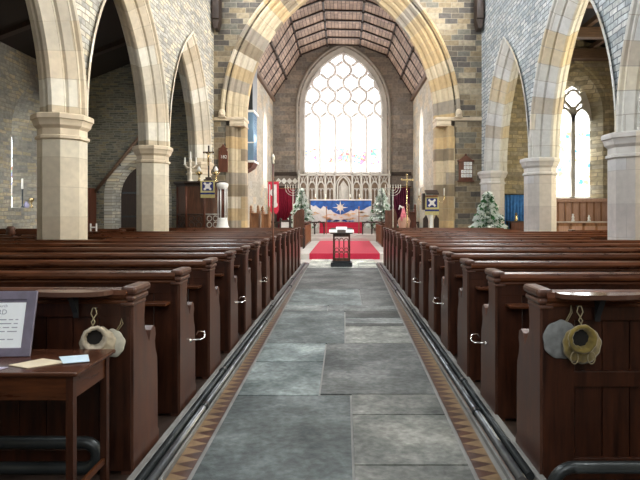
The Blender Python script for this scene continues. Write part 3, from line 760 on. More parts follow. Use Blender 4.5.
def pew(side, k, y0, segs, seat_segs, label, holder=False, first=False, far_end=True):
    """segs: list of one (u0,u1) span of the back; seat_segs: spans of seat"""
    x0 = -1.2 if side < 0 else 1.08
    X = (lambda u: x0 - u) if side < 0 else (lambda u: x0 + u)
    def bx(mb, u0, u1, ya, yb, za, zb, bev=0): a, b = X(u0), X(u1); mb.box(min(a, b), max(a, b), ya, yb, za, zb, bev)
    u0, u1 = segs
    wd = M['pew'] if side < 0 else M['pew_r']
    t = thing('pew', label, 'pew', (X((u0 + u1) / 2), y0 + .2, 0), 'wooden pews in the %s block' % ('left' if side < 0 else 'right'))
    mb = MB()
    bx(mb, u0 + .015, u1 - .07, y0 - .006, y0 + .065, .90, 1.0, .004); bx(mb, u0 + .07, u1 - .07, y0, y0 + .065, .53, .62, .006); bx(mb, u0 + .07, u1 - .07, y0, y0 + .065, .02, .14, .004)
    bx(mb, u0 + .015, u0 + .19, y0 - .005, y0 + .06, .02, .91, .004)
    back_boards(mb, y0, *sorted((X(u0 + .2), X(u1 - .07))))
    mb.build('backrest', M['pew_panel'], t)
    mb = MB(); a, b = sorted((X(u0 + .03), X(u1 - .07)))
    mb.prism([(y0 - .02, 1.0), (y0 - .035, 1.012), (y0 - .035, 1.03), (y0 - .02, 1.055), (y0 + .01, 1.066), (y0 + .05, 1.062), (y0 + .08, 1.045), (y0 + .085, 1.02), (y0 + .07, 1.0)], 'X', a, b)
    mb.prism([(y0 - .012, .975), (y0 - .018, .985), (y0 - .012, 1.0), (y0 + .03, 1.0), (y0 + .03, .975)], 'X', a, b)
    mb.build('top_rail', wd, t)
    mb = MB()
    for sa, sb in seat_segs: bx(mb, sa + .07, sb - .07, y0 + .065, y0 + .375, .42, .45, .006); bx(mb, sa + .07, sb - .07, y0 + .33, y0 + .35, .30, .42)
    mb.build('seat', wd, t)
    if not first and k > 0:
        mb = MB(); bx(mb, u0 + .07, u1 - .07, y0 - .115, y0, .825, .845, .004)
        n = max(2, int((u1 - u0) / 1.4))
        mb.build('book_ledge', wd, t)
    mb = MB(); end_panel(mb, y0, *sorted((X(u0), X(u0 + .07)))); e = mb.build('end_panel', M['pew_end'], t)
    mb = MB(); a, b = sorted((X(u0), X(u0 + .07))); end_cap(mb, y0, a, b, side); mb.build('end_moulding', M['pew_end'], e)
    if far_end:
        mb = MB(); end_panel(mb, y0, *sorted((X(u1 - .07), X(u1)))); mb.build('end_panel', M['pew_end'], t)
    if holder:
        h = MB(); s = 1 if side < 0 else -1; xe = X(0); yy = y0 + .30
        h.tube([(xe, yy - .05, .50), (xe + s * .02, yy - .05, .50), (xe + s * .085, yy - .035, .50), (xe + s * .10, yy + .01, .51), (xe + s * .085, yy + .06, .535), (xe + s * .03, yy + .08, .54), (xe + s * .012, yy + .08, .51)], .006, 8)
        h.lathe([(.012, 0), (.014, .03)], (xe + s * .0, yy - .05, .48), 8)
        hh = h.build('umbrella_holder', M['chrome'], t); hh['label'] = 'bent chrome umbrella bracket'
    return t
EXT = 6.0
def colgap(y0):
    """which piers a row meets: 'back' if the backrest line hits one, 'seat' if only the seat does"""
    for cy in COLY:
        lo, hi = cy - .52, cy + .52
        if lo < y0 + .08 and hi > y0 - .13: return 'back'
        if lo < y0 + .42 and hi > y0: return 'seat'
    return None
LPOS = [3.05 + .87 * k for k in range(14)]; RPOS = [2.95 + .872 * k for k in range(14)]
HL = {1, 3, 5}
for side, POS in ((-1, LPOS), (1, RPOS)):
    blk = 'left' if side < 0 else 'right'
    xc = abs(CLX - -1.2) if side < 0 else CRX - 1.08
    ends0 = 4.9 if side < 0 else 5.0
    for k, y0 in enumerate(POS):
        g = colgap(y0); extra = ''; ends = ends0 if side < 0 or k < 12 else 3.25
        if k == 0: extra = ', cloth bags on its back'
        elif k in HL: extra = ', with a chrome umbrella bracket'
        lab = '%s dark pew from the camera in the %s block%s' % (ORD[k], blk, extra)
        if g == 'back':
            pew(side, k, y0, (0, xc - .56), [(0, xc - .56)], lab, k in HL, k == 0)
            if side < 0 or k < 12: pew(side, k, y0, (xc + .56, xc + 1.6), [(xc + .56, xc + 1.6)], 'short dark pew beyond the %s %s column, in line with the %s pew' % ('nearer' if y0 < 10 else 'farther', blk, ORD[k]), False, True)
        elif g == 'seat':
            pew(side, k, y0, (0, ends), [(0, xc - .5), (xc + .5, ends)], lab, k in HL, k == 0)
        else:
            pew(side, k, y0, (0, ends), [(0, ends)], lab, k in HL, k == 0)
# north aisle pews behind the near left column
for k, (x0, x1, y) in enumerate(((-8.5, -6.35, 10.2), (-8.5, -6.35, 11.6))):
    t = thing('pew', ['dark pew against the left aisle wall, seen left of the near column', 'dark pew under the left aisle window, behind its twin'][k], 'pew', ((x0 + x1) / 2, y + .2, 0), 'aisle pews by the left wall')
    mb = MB(); back_boards(mb, y, x0, x1); mb.box(x0, x1, y, y + .06, .02, .14); mb.box(x0, x1, y, y + .06, .9, 1.0); mb.build('backrest', M['pew_panel'], t)
    mb = MB(); mb.box(x0, x1, y - .03, y + .08, 1.0, 1.13 if k else 1.06, .01); mb.build('top_rail', M['pew'], t)
    mb = MB(); mb.box(x0, x1, y + .06, y + .4, .42, .45); mb.build('seat', M['pew'], t)
    for xe in (x0, x1 - .07):
        mb = MB(); end_panel(mb, y, xe, xe + .07); mb.lathe([(.03, 0), (.09, .05), (.07, .1), (.09, .14), (.05, .19)], (xe + .035, y + .05, 1.03), 8); mb.build('end_panel', M['pew_end'], t)

# shelves on the back corners of the two nearest pews
for side in (-1, 1):
    y0 = 3.05 if side < 0 else 2.95; xa = -1.27 if side < 0 else 1.15
    mb = MB(); n = 14; pts = []
    L_ = .42 if side < 0 else .46; cx = xa - L_ / 2 - .03 if side < 0 else xa + L_ / 2 + .0
    for i in range(n + 1):
        t = PI * i / n; pts.append((cx + L_ / 2 * math.cos(t), y0 - .037 - .115 * math.sin(t) ** .6))
    mb.prism(pts, 'Z', 1.035, 1.06)
    t = thing('corner_shelf', '%s fixed to the back top corner of the nearest %s pew' % (('dark curved shelf', 'left') if side < 0 else ('glossy curved shelf shining white', 'right')), 'shelf', (cx, y0 - .1, 1.03))
    mb.build('shelf_board', plain('gloss_shelf%d' % side, (.10, .05, .035), .12 if side > 0 else .3, var=.1), t)
    mb = MB(); mb.prism([(y0 - .037, 1.035), (y0 - .11, 1.035), (y0 - .045, .93), (y0 - .037, .90)], 'X', cx - .015, cx + .015); mb.build('bracket', M['iron'], t)

# ------------------------------------------------------------------ heating pipes
def pipe(name, pts, r, mat, label, joints=()):
    t = thing(name, label, 'pipe', pts[0])
    mb = MB(); mb.tube(pts, r, 10); mb.build('tube', mat, t)
    for (p, d) in joints: 
        p = Vector(p); d = Vector(d).normalized(); mb = MB()
        mb.tube([p - d * .035, p + d * .035], r * 1.28, 10); mb.build('joint', M['pipe_dark'], t)
    return t
jy = lambda x, z, ys: [((x, y, z), (0, 1, 0)) for y in ys]
pipe('heating_pipe', [(-1.108, 2.72, .04), (-1.108, 15.2, .04)], .026, M['pipe_dark'], 'dark iron heating pipe along the left aisle edge, next to the pews', jy(-1.108, .04, (4.9, 8.2, 11.5)))
pipe('heating_pipe', [(-1.046, 2.62, .04), (-1.046, 15.2, .04)], .026, M['pipe'], 'shiny grey heating pipe along the left aisle edge, next to the tiles', jy(-1.046, .04, (4.0, 7.1, 10.4)))
pipe('heating_pipe', [(1.028, 2.95, .04), (1.028, 15.2, .04)], .024, M['pipe_dark'], 'dark iron heating pipe along the right aisle edge, next to the pews', jy(1.028, .04, (4.6, 7.9, 11.2)))
pipe('heating_pipe', [(.966, 2.9, .04), (.966, 15.2, .04)], .026, M['pipe'], 'shiny grey heating pipe along the right aisle edge, next to the tiles', jy(.966, .04, (3.9, 6.6, 9.8)))
def arc(cx, cy, cz, r, a0, a1, plane, n=8):
    out = []
    for i in range(n + 1):
        a = math.radians(a0 + (a1 - a0) * i / n)
        out.append((cx + r * math.cos(a), cy, cz + r * math.sin(a)) if plane == 'XZ' else (cx + r * math.cos(a), cy + r * math.sin(a), cz))
    return out
# behind the left pew: hairpin + floor pipe
pipe('heating_pipe', [(-4.2, 2.93, .235)] + arc(-1.42, 2.93, .165, .07, 90, -90, 'XZ') + [(-4.2, 2.93, .095)], .034, M['pipe_dark'], 'dark hairpin heating pipe lying across the back of the nearest left pew')
pipe('heating_pipe', [(-4.2, 2.72, .03), (-1.3, 2.72, .03), (-1.2, 2.71, .03), (-1.13, 2.66, .03), (-1.10, 2.58, .03)], .03, M['pipe'], 'grey heating pipe along the floor behind the nearest left pew, below the hairpin')
# behind the right pew
pipe('heating_pipe', [(4.4, 2.72, .20), (1.17, 2.72, .20)] + arc(1.17, 2.72, .09, .11, 90, 180, 'XZ') + [(1.06, 2.72, .03)], .030, M['pipe_dark'], 'upper black heating pipe bending to the floor behind the nearest right pew')
pipe('heating_pipe', [(4.4, 2.62, .07), (1.36, 2.62, .07)] + arc(1.36, 2.62, .035, .035, 90, 180, 'XZ'), .034, M['pipe_dark'], 'lower black heating pipe near the floor behind the nearest right pew')

# ------------------------------------------------------------------ table at lower left
t = thing('side_table', 'small dark wooden table at the lower left with papers and a framed notice', 'table', (-1.7, 2.7, 0))
mb = MB(); mb.box(-2.55, -1.235, 2.47, 2.90, .735, .755, .006); mb.build('tabletop', wood('table_wood', (.035, .012, .006), (.09, .032, .016), .22, (1, 9, 9)), t)
mb = MB(); mb.box(-2.5, -1.27, 2.495, 2.515, .62, .735); mb.box(-2.5, -1.27, 2.855, 2.875, .62, .735); mb.box(-1.29, -1.27, 2.5, 2.87, .62, .735); mb.box(-2.5, -2.48, 2.5, 2.87, .62, .735); mb.build('apron', M['pew'], t)
for x in (-2.5, -1.295):
    for y in (2.49, 2.84):
        mb = MB(); mb.prism([(x, y), (x + .034, y), (x + .034, y + .034), (x, y + .034)], 'Z', 0, .735); mb.build('leg', M['pew_panel'], t)
mb = MB(); mb.box(-1.285, -1.27, 2.53, 2.84, .16, .19); mb.build('stretcher', M['pew'], t)
# framed notice
t = thing('notice_frame', 'violet-grey framed white notice leaning on the small table', 'notice', (-1.85, 2.72, .756), rz=0)
R_ = Matrix.Translation((-1.90, 2.72, .757)) @ Matrix.Rotation(math.radians(4), 4, 'Z') @ Matrix.Rotation(math.radians(-14), 4, 'X')
def local(mb): 
    for v in mb.bm.verts: v.co = R_ @ v.co
    return mb
mb = MB(); w, h = .29, .335
for q in ((-w, w, 0, .045), (-w, w, h - .045, h)): mb.box(q[0], q[1], 0, .015, q[2], q[3], .003)
mb.box(-w, -w + .05, 0, .015, .04, h - .04, .003); mb.box(w - .05, w, 0, .015, .04, h - .04, .003); mb.box(-w + .01, w - .01, .008, .016, .01, h - .01)
local(mb).build('frame', M['frame'], t)
mb = MB(); mb.box(-w + .045, w - .045, .004, .008, .035, h - .06); pp = local(mb).build('sheet', M['paper'], t)
def textmesh(s, size, mat4, mat, name, parent, align='CENTER', ext=.0006):
    cu = bpy.data.curves.new(name, 'FONT'); cu.body = s; cu.size = size; cu.align_x = align; cu.extrude = ext
    o = bpy.data.objects.new('tmp', cu); COL.objects.link(o)
    dg = bpy.context.evaluated_depsgraph_get(); me = bpy.data.meshes.new_from_object(o.evaluated_get(dg))
    bpy.data.objects.remove(o); 
    root = parent
    while root.parent: root = root.parent
    me.transform(root_mats[root.name].inverted() @ mat4); me.materials.clear(); me.materials.append(mat)
    q = bpy.data.objects.new(name, me); COL.objects.link(q); q.parent = parent; return q
for s, z, sz in (("St. Peter's Church", .262, .030), ('WE ARE', .222, .036), ('open every day for', .180, .024), ('prayer and visitors', .155, .024), ('please sign the book', .130, .024), ('and take a leaflet', .105, .024), ('thank you', .062, .024)):
    pass
for s, z, sz in (('of a Church', .252, .020), ('CARD', .215, .036)):
    textmesh(s, sz, R_ @ Matrix.Translation((.10, .003, z)) @ Matrix.Rotation(PI / 2, 4, 'X'), M['ink'], 'lettering', pp)
mb = MB()
for z in (.185, .165, .145, .125, .085):
    x = -.20
    while x < .2:
        l = random.uniform(.02, .06); mb.box(x, min(.21, x + l), .0025, .0035, z, z + .005); x += l + .012
local(mb).build('small_print', M['ink'], pp)
def sheet(name, pts, z, mat, label, cat='paper'):
    mb = MB(); mb.prism(pts, 'Z', z, z + .003); o = mb.build(name, mat); tag(o, label, cat); return o
sheet('envelope', [(-1.62, 2.585), (-1.50, 2.535), (-1.36, 2.64), (-1.52, 2.70)], .756, M['beige_paper'], 'beige envelope lying flat on the small table', 'envelope')
lf = sheet('leaflet', [(-1.365, 2.60), (-1.255, 2.64), (-1.32, 2.76), (-1.45, 2.72)], .7595, M['blue_paper'], 'pale blue leaflet at the right edge of the small table', 'leaflet')
sheet('leaflet', [(-1.9, 2.50), (-1.62, 2.50), (-1.60, 2.55), (-1.9, 2.56)], .756, plain('lilac_paper', (.40, .38, .50), .5), 'lilac paper at the front edge of the small table, below the notice', 'leaflet')

# ------------------------------------------------------------------ cloth bags on the pew backs
def bag(name, c, r, mat, label, tilt, loops=(), holder=True):
    """round drawstring bag hanging on its cord: stiff rim with dark mouth, gathered body behind"""
    t = thing(name, label, 'bag', (c[0], c[1], c[2]), )
    Rm = Matrix.Translation(c) @ Matrix.Rotation(tilt, 4, 'Z')
    def ring(rx, y, dx=0, dz=0, n=56, w=.0, ph=0):
        return [Rm @ Vector((dx + (rx * (1 + w * (.6 * math.sin(11 * 2 * PI * k / n) + .5 * math.sin(5 * 2 * PI * k / n + 1)))) * math.cos(2 * PI * k / n), y, dz + (rx * (1 + w * (.6 * math.sin(11 * 2 * PI * k / n) + .5 * math.sin(5 * 2 * PI * k / n + 1)))) * math.sin(2 * PI * k / n))) for k in range(n)]
    mb = MB()
    secs = [(r * .50, -.010, 0, 0, .05), (r * .62, -.050, 0, 0, .05), (r * .80, -.064, 0, 0, .03), (r * .92, -.056, 0, 0, .025), (r * .90, -.042, 0, 0, .05), (r * .84, -.032, .006, -.01, .06), (r * 1.12, -.020, .014, -.034, .05), (r * 1.26, -.004, .016, -.040, .04), (r * 1.1, .010, .016, -.038, .0), (r * .3, .014, .01, -.03, 0)]
    rr = [[mb.v(*p) for p in ring(a, y, dx, dz, w=w)] for a, y, dx, dz, w in secs]
    for A, B in zip(rr, rr[1:]):
        for k in range(56):
            f = mb.face([A[k], A[(k + 1) % 56], B[(k + 1) % 56], B[k]]); f.smooth = True
    mb.face(rr[-1])
    mb.build('pouch', mat, t)
    mb = MB(); vs = [mb.v(*p) for p in ring(r * .57, -.02)]; mb.face(vs); vs2 = [mb.v(*p) for p in ring(r * .57, -.012)]; mb.face(vs2[::-1])
    for k in range(56): mb.face([vs[k], vs[(k + 1) % 56], vs2[(k + 1) % 56], vs2[k]])
    mb.build('lining', M['lining'], t)
    mb = MB()
    hz = c[2] + r * .75
    pts = [(c[0] - .004, c[1] - .03, hz), (c[0] + .012, c[1] - .02, hz + .03), (c[0] - .014, c[1] - .012, hz + .075), (c[0] - .006, c[1] - .008, hz + .105), (c[0] + .01, c[1] - .008, hz + .105), (c[0] + .018, c[1] - .012, hz + .075), (c[0] - .008, c[1] - .02, hz + .03), (c[0] + .008, c[1] - .03, hz)]
    mb.tube(pts, .0034, 6); mb.build('cord', M['cord'], t)
    for lx in loops:
        mb = MB()
        pz_ = c[2] - r * 1.2
        mb.tube([(c[0] + lx + .02 * math.cos(a), c[1] - .03, pz_ - .005 + .032 * math.sin(a)) for a in [2 * PI * i / 14 for i in range(14)]], .0028, 6, closed=True); mb.build('drawstring_loop', M['cord'], t)
    mb = MB(); mb.tube([(c[0], 0.0 + c[1] + .035, hz + .1), (c[0], c[1] - .012, hz + .1)], .004, 6); mb.build('hook', M['iron'], t)
    return t
bag('collection_bag', (1.262, 2.878, .825), .083, M['olive'], 'olive gold velvet bag with dark mouth hanging on the nearest right pew', 0.0, (-.035, .055))
def flatbag(c, r, mat, label):
    t = thing('collection_bag', label, 'bag', c)
    mb = MB(); b2 = bmesh.new(); bmesh.ops.create_uvsphere(b2, u_segments=48, v_segments=24, radius=1)
    for v in b2.verts:
        a = math.atan2(v.co.z, v.co.x); v.co *= 1 + .025 * math.sin(9 * a) + .02 * math.sin(5 * a + 1)
    for f in b2.faces: f.smooth = True
    mb.join(b2, Matrix.Translation(c) @ Matrix.Diagonal((r, .016, r * 1.08, 1))); mb.build('pouch', mat, t)
    mb = MB(); mb.tube([(c[0] + .02, c[1], c[2] + r * .9), (c[0] + .05, c[1] - .005, c[2] + r * 1.5), (c[0] + .055, c[1] - .003, c[2] + r * 1.9), (c[0] + .062, c[1], c[2] + r * 1.5), (c[0] + .03, c[1], c[2] + r * .9)], .0028, 6); mb.build('cord', M['cord'], t)
flatbag((1.185, 2.925, .80), .098, M['grey_cloth'], 'crumpled grey cloth bag hanging behind the olive one on the right pew')
bag('collection_bag', (-1.385, 2.97, .805), .074, M['cream_cloth'], 'cream cloth bag with dark mouth hanging on the nearest left pew', .45)
flatbag((-1.312, 3.026, .755), .074, plain('pale_linen', (.50, .48, .40), .9, var=.2, scale=20), 'pale cloth bag hanging behind the cream one on the left pew')

# ------------------------------------------------------------------ warden staff
t = thing('warden_staff', 'tall thin wooden staff with a silver tip standing at the left pew ends', 'staff', (-1.165, 8.78, 0))
mb = MB(); mb.tube([(-1.165, 8.78, 0), (-1.165, 8.78, 2.30)], .014, 8); mb.build('shaft', M['red_wood'], t)
mb = MB(); mb.lathe([(.016, 0), (.03, .02), (.018, .05), (.035, .09), (.03, .12), (.004, .17)], (-1.165, 8.78, 2.28), 10); mb.build('finial', M['silver'], t)

# ------------------------------------------------------------------ prayer desk in the aisle
DY = 14.55; dx = wx(341.5, DY)
t = thing('lectern', 'dark carved wooden reading desk standing in the middle of the aisle', 'lectern', (dx, DY, 0))
mb = MB(); mb.box(dx - .29, dx + .29, DY - .22, DY + .22, .012, .13, .01); mb.box(dx - .25, dx + .25, DY - .19, DY + .2, .13, .17, .01); mb.build('plinth', M['iron'], t)
mb = MB()
for sx in (-.23, .19): mb.box(dx + sx, dx + sx + .045, DY - .16, DY - .11, .17, .90, .004); mb.box(dx + sx, dx + sx + .045, DY + .12, DY + .17, .17, .96, .004)
mb.box(dx - .23, dx + .235, DY - .16, DY - .11, .82, .90); mb.box(dx - .23, dx + .235, DY - .16, DY - .11, .17, .25)
mb.build('frame', M['chair_wood'], t)
mb = MB()
for i in range(3):
    c0 = dx - .125 + i * .125
    bar(mb, 'Y', DY - .135, [(p[0], p[1]) for p in arch_path(c0, .058, .70, .09, 6, .52)], .02, .012)
    bar(mb, 'Y', DY - .135, [(p[0], .70 - (p[1] - .70)) for p in arch_path(c0, .058, .70, .09, 6)], .02, .012) if False else None
    pts = [(c0 + .055 * math.cos(a), .46 + .06 * math.sin(a)) for a in [2 * PI * k / 12 for k in range(13)]]
    bar(mb, 'Y', DY - .135, pts, .018, .012)
    bar(mb, 'Y', DY - .135, [(p[0], p[1]) for p in arch_path(c0, .058, .34, .09, 6, .25)], .02, .012)
mb.build('tracery', M['chair_wood'], t)
mb = MB()
mb.prism([(DY - .25, .90), (DY - .25, .93), (DY + .2, 1.05), (DY + .2, 1.02)], 'X', dx - .30, dx + .30); mb.build('desk_top', M['dark_wood'], t)
for s_, lab in ((-1, 'white paper on the left side of the aisle reading desk'), (1, 'white paper on the right side of the aisle reading desk')):
    mb = MB(); x = dx + s_ * .225
    mb.prism([(DY - .26, .935), (DY - .26, .942), (DY + .0, 1.012), (DY + .0, 1.004)], 'X', x - .11, x + .11); tag(mb.build('paper_sheet', M['white']), lab, 'paper')
mb = MB(); mb.prism([(DY + .0, 1.0), (DY - .0, 1.018), (DY + .19, 1.08), (DY + .2, 1.055)], 'X', dx - .15, dx + .15); tag(mb.build('open_book', M['paper']), 'open white book on top of the aisle reading desk', 'book')

# ------------------------------------------------------------------ floor candelabra
def candelabrum(x, y, zt, mat, label):
    t = thing('candelabrum', label, 'candelabrum', (x, y, .005))
    mb = MB(); mb.lathe([(.16, 0), (.16, .03), (.06, .07), (.02, .12), (.014, .3)], (x, y, .005), 12); mb.build('base', mat, t)
    mb = MB(); mb.tube([(x, y, .1), (x, y, zt)], .012, 8)
    mb.build('shaft', mat, t)
    mb = MB()
    for r in (.08, .15, .22): mb.tube(arc(x, y, zt, r, 180, 360, 'XZ', 14), .008, 6)
    for dxx in (-.22, -.15, -.08, 0, .08, .15, .22): mb.lathe([(.006, 0), (.025, .015), (.03, .02), (.012, .03), (.012, .045)], (x + dxx, y, zt), 8)
    mb.build('arms', mat, t)
    for dxx in (-.22, -.15, -.08, 0, .08, .15, .22):
        mb = MB(); mb.lathe([(.009, 0), (.009, .05), (.002, .06)], (x + dxx, y, zt + .045), 8); mb.build('candle', M['wax'], t)
candelabrum(wx(393, 15.6), 15.6, wz(188, 15.6), M['silver'], 'silver seven-branched floor candelabrum right of the aisle, before the altar')
candelabrum(wx(293, 15.6), 15.6, wz(188, 15.6), M['silver'], 'silver seven-branched floor candelabrum left of the aisle, before the altar')
# processional cross
x, y = wx(407, 16.0), 16.0
t = thing('processional_cross', 'tall gold cross on a pole right of the candelabrum', 'cross', (x, y, 0.005))
mb = MB(); mb.tube([(x, y, .02), (x, y, 2.3)], .013, 8); mb.build('pole', M['brass'], t)
mb = MB(); mb.box(x - .02, x + .02, y - .012, y + .012, 2.28, 2.60, .004); mb.box(x - .16, x + .16, y - .016, y + .012, 2.42, 2.47, .004); mb.ball((x, y, 2.26), .035)
for q in ((x - .16, 2.445), (x + .16, 2.445), (x, 2.60)): mb.ball((q[0], y, q[1]), .03, 8)
mb.build('cross_head', M['brass'], t)
mb = MB(); mb.lathe([(.15, 0), (.15, .03), (.04, .08), (.02, .15)], (x, y, .005), 12); mb.build('base', M['brass'], t)

# ------------------------------------------------------------------ altar group
AY = 25.85; ax = -.15; az0 = .97
t = thing('altar', 'altar with a blue cloth showing a white star over snowy hills', 'altar', (ax, AY, az0))
mb = MB(); mb.box(ax - 1.40, ax + 1.40, AY, AY + .7, az0, az0 + 1.06); mb.build('table', M['oak'], t)
mb = MB(); mb.box(ax - 1.5, ax + 1.5, AY - .06, AY + .75, az0 + 1.06, az0 + 1.12, .01); mb.build('top_slab', M['white_cloth'], t)
fr = MB(); fr.box(ax - 1.46, ax + 1.46, AY - .03, AY - .01, az0 + .03, az0 + 1.06); f_ = fr.build('frontal', M['white_cloth'], t)
mb = MB()
# blue sky with ragged lower edge
pts = [(ax - 1.46, az0 + 1.055)]; n = 24
low = [.86, .78, .83, .72, .66, .80, .74, .60, .62, .50, .44, .40, .38, .40, .46, .52, .60, .55, .66, .62, .58, .62, .70, .76, .80]
pts = [(ax - 1.46 + 2.92 * i / n, az0 + low[i]) for i in range(n + 1)] + [(ax + 1.46, az0 + 1.055), (ax - 1.46, az0 + 1.055)]
up = [(p[0], p[1]) for p in pts]
for i in range(n):
    a = pts[i]; b = pts[i + 1]
    mb.face([mb.v(a[0], AY - .034, a[1]), mb.v(b[0], AY - .034, b[1]), mb.v(b[0], AY - .034, az0 + 1.055), mb.v(a[0], AY - .034, az0 + 1.055)])
mb.build('sky_panel', M['bright_blue'], f_)
mb = MB(); mb.mi = 0
for k in range(16):
    a = 2 * PI * k / 16; l = .38 if k % 4 == 0 else .28 if k % 2 == 0 else .18
    cx, cz = ax - .03, az0 + .72
    w = .05
    mb.prism([(cx + w * math.cos(a + PI / 2), cz + w * math.sin(a + PI / 2)), (cx + l * math.cos(a), cz + l * math.sin(a)), (cx - w * math.cos(a + PI / 2), cz - w * math.sin(a + PI / 2))], 'Y', AY - .045, AY - .036)
mb.prism([(ax - .03 + .085 * math.cos(2 * PI * k / 12), az0 + .72 + .085 * math.sin(2 * PI * k / 12)) for k in range(12)], 'Y', AY - .048, AY - .036)
mb.build('star', M['gold_cloth'] if False else plain('star_cream', (.88, .84, .74), .6), f_)
mb = MB(); rnd = random.Random(3)
for k in range(30):
    cx = ax + rnd.uniform(-1.35, 1.35); cz = az0 + rnd.uniform(.14, .40 + .1 * abs(cx - ax)); w = rnd.uniform(.06, .2); h = rnd.uniform(.02, .05)
    mb.prism([(cx - w, cz), (cx, cz + h), (cx + w, cz), (cx, cz - h)], 'Y', AY - .040, AY - .034)
mb.build('hill_patches', M['orange_cloth'], f_)
mb = MB()
for k in range(14):
    cx = ax + rnd.uniform(-.6, .6); cz = az0 + rnd.uniform(.05, .12); w = rnd.uniform(.08, .2)
    mb.prism([(cx - w, cz), (cx, cz + .03), (cx + w, cz), (cx, cz - .03)], 'Y', AY - .041, AY - .034)
mb.build('water_patches', M['bright_blue'], f_)
for i, cx in enumerate((-1.25, -.75, .45, .9)):
    x = ax + cx; t = thing('altar_candle', ['white candle at the far left end of the altar', 'white candle left of the altar centre', 'white candle right of the altar centre', 'white candle toward the right end of the altar'][i], 'candle', (x, AY + .3, az0 + 1.12))
    mb = MB(); mb.lathe([(.05, 0), (.05, .015), (.02, .04), (.03, .09)], (x, AY + .3, az0 + 1.12), 10); mb.build('holder', M['brass'], t)
    mb = MB(); mb.lathe([(.018, 0), (.018, .16), (.003, .18)], (x, AY + .3, az0 + 1.21), 8); mb.build('wax_stick', M['wax'], t)
# reredos under the east window
t = thing('reredos', 'pale carved stone screen of pointed niches behind the altar', 'screen', (-.05, YE - .2, .97))
RY = YE - .30
zt, zb = 3.42, 1.0
mb = MB(); mb.box(-2.3, 2.35, RY + .12, YE - .01, zb, zt - .1); mb.build('back_slab', M['niche'], t)
mb = MB(); mb.box(-2.35, 2.4, RY, YE - .01, zt - .10, zt, .02); mb.box(-2.3, 2.35, RY + .02, YE - .02, zt - .85, zt - .82) if False else None
mb.build('cornice', M['reredos'], t)
shaft_x = [-2.3, -1.85, -1.4, -.95, -.48, .42, .88, 1.33, 1.80, 2.3]
for x in shaft_x:
    mb = MB(); mb.box(x - .045, x + .045, RY - .02, RY + .12, zb, zt - .1, .01); mb.prism([(x - .05, zt - .1), (x + .05, zt - .1), (x, zt + .22)], 'Y', RY, RY + .1); mb.build('pinnacle', M['reredos'], t)
for a, b in zip(shaft_x, shaft_x[1:]):
    mb = MB(); c0 = (a + b) / 2; w = (b - a) / 2 - .05
    bar(mb, 'Y', RY + .07, [(p[0], p[1]) for p in arch_path(c0, w, 2.75, w * 1.7, 8, 1.0)], .06, .045)
    if w < .3:
        bar(mb, 'Y', RY + .09, [(c0, 1.0), (c0, 2.7)], .04, .03)
        for s_ in (-1, 1): bar(mb, 'Y', RY + .09, [(p[0], p[1]) for p in arch_path(c0 + s_ * w / 2, w / 2 - .02, 2.55, w * .9, 6)], .04, .03)
        bar(mb, 'Y', RY + .08, [(c0 - w, 2.82), (c0 - w * .4, 3.05), (c0, 3.32), (c0 + w * .4, 3.05), (c0 + w, 2.82)], .05, .04)
        bar(mb, 'Y', RY + .08, [(c0 - w * .9, 3.3), (c0, 2.98), (c0 + w * .9, 3.3)], .04, .03)
    else:
        bar(mb, 'Y', RY + .05, [(p[0], p[1]) for p in arch_path(c0, w * .75, 2.75, w * 1.5, 8, 1.2)], .07, .05)
        mb.prism([(c0 - w * .6, 1.3), (c0 + w * .6, 1.3), (c0 + w * .6, 2.75), (c0, 3.1), (c0 - w * .6, 2.75)], 'Y', RY + .10, RY + .125)
    mb.build('niche', M['reredos'], t)
# timber friezes either side with curtains
def frieze(xa, xb, dia, name):
    t = thing('wall_frieze', name, 'frieze', ((xa + xb) / 2, YE - .1, 2.8))
    mb = MB(); mb.box(xa, xb, YE - .16, YE - .01, 3.34, 3.52, .02); mb.build('upper_rail', M['dark_wood'], t)
    mb = MB(); mb.box(xa, xb, YE - .12, YE - .01, 2.72, 2.80, .01); mb.build('lower_rail', M['dark_wood'], t)
    mb = MB(); mb.box(xa, xb, YE - .06, YE - .01, 2.80, 3.34); mb.build('board', plain('frieze_grey', (.24, .20, .17), .7, var=.2), t)
    n = 4
    if dia:
        for i in range(n):
            x = xa + (xb - xa) * (i + .5) / n + .05
            mb = MB(); mb.prism([(x - .15, 3.06), (x, 3.22), (x + .15, 3.06), (x, 2.90)], 'Y', YE - .09, YE - .06); mb.build('diamond', M['white'], t)
frieze(-3.55, -2.42, True, 'dark timber frieze with pale diamonds on the left of the reredos')
frieze(2.42, 3.45, False, 'dark timber frieze on the right of the reredos')
def curtain(name, xa, xb, y, z0, z1, mat, label, rodmat, folds=9, depth=.05):
    t = thing(name, label, 'curtain', ((xa + xb) / 2, y, z0))
    mb = MB(); n = folds * 6; A = []; B = []
    for i in range(n + 1):
        u = i / n; dy = depth * math.sin(2 * PI * folds * u) + depth * .3 * math.sin(7 * u)
        A.append(mb.v(xa + (xb - xa) * u, y + dy * .6, z1)); B.append(mb.v(xa + (xb - xa) * u + .01 * math.sin(30 * u), y + dy, z0))
    for i in range(n):
        f = mb.face([A[i], A[i + 1], B[i + 1], B[i]]); f.smooth = True
    o = mb.build('drape', mat, t); md = o.modifiers.new('Solidify', 'SOLIDIFY'); md.thickness = .008
    mb = MB(); mb.tube([(xa - .05, y, z1 + .01), (xb + .05, y, z1 + .01)], .015, 8); mb.ball((xa - .06, y, z1 + .01), .03, 8); mb.ball((xb + .06, y, z1 + .01), .03, 8); mb.build('rod', rodmat, t)
    return t
curtain('curtain', -3.42, -2.52, YE - .22, .5, 2.68, M['curtain'], 'crimson curtain hanging on the east wall left of the altar', M['brass'])
curtain('curtain', 2.48, 3.36, YE - .22, .5, 2.72, M['maroon'], 'dark maroon curtain hanging on the east wall right of the altar', M['brass'])
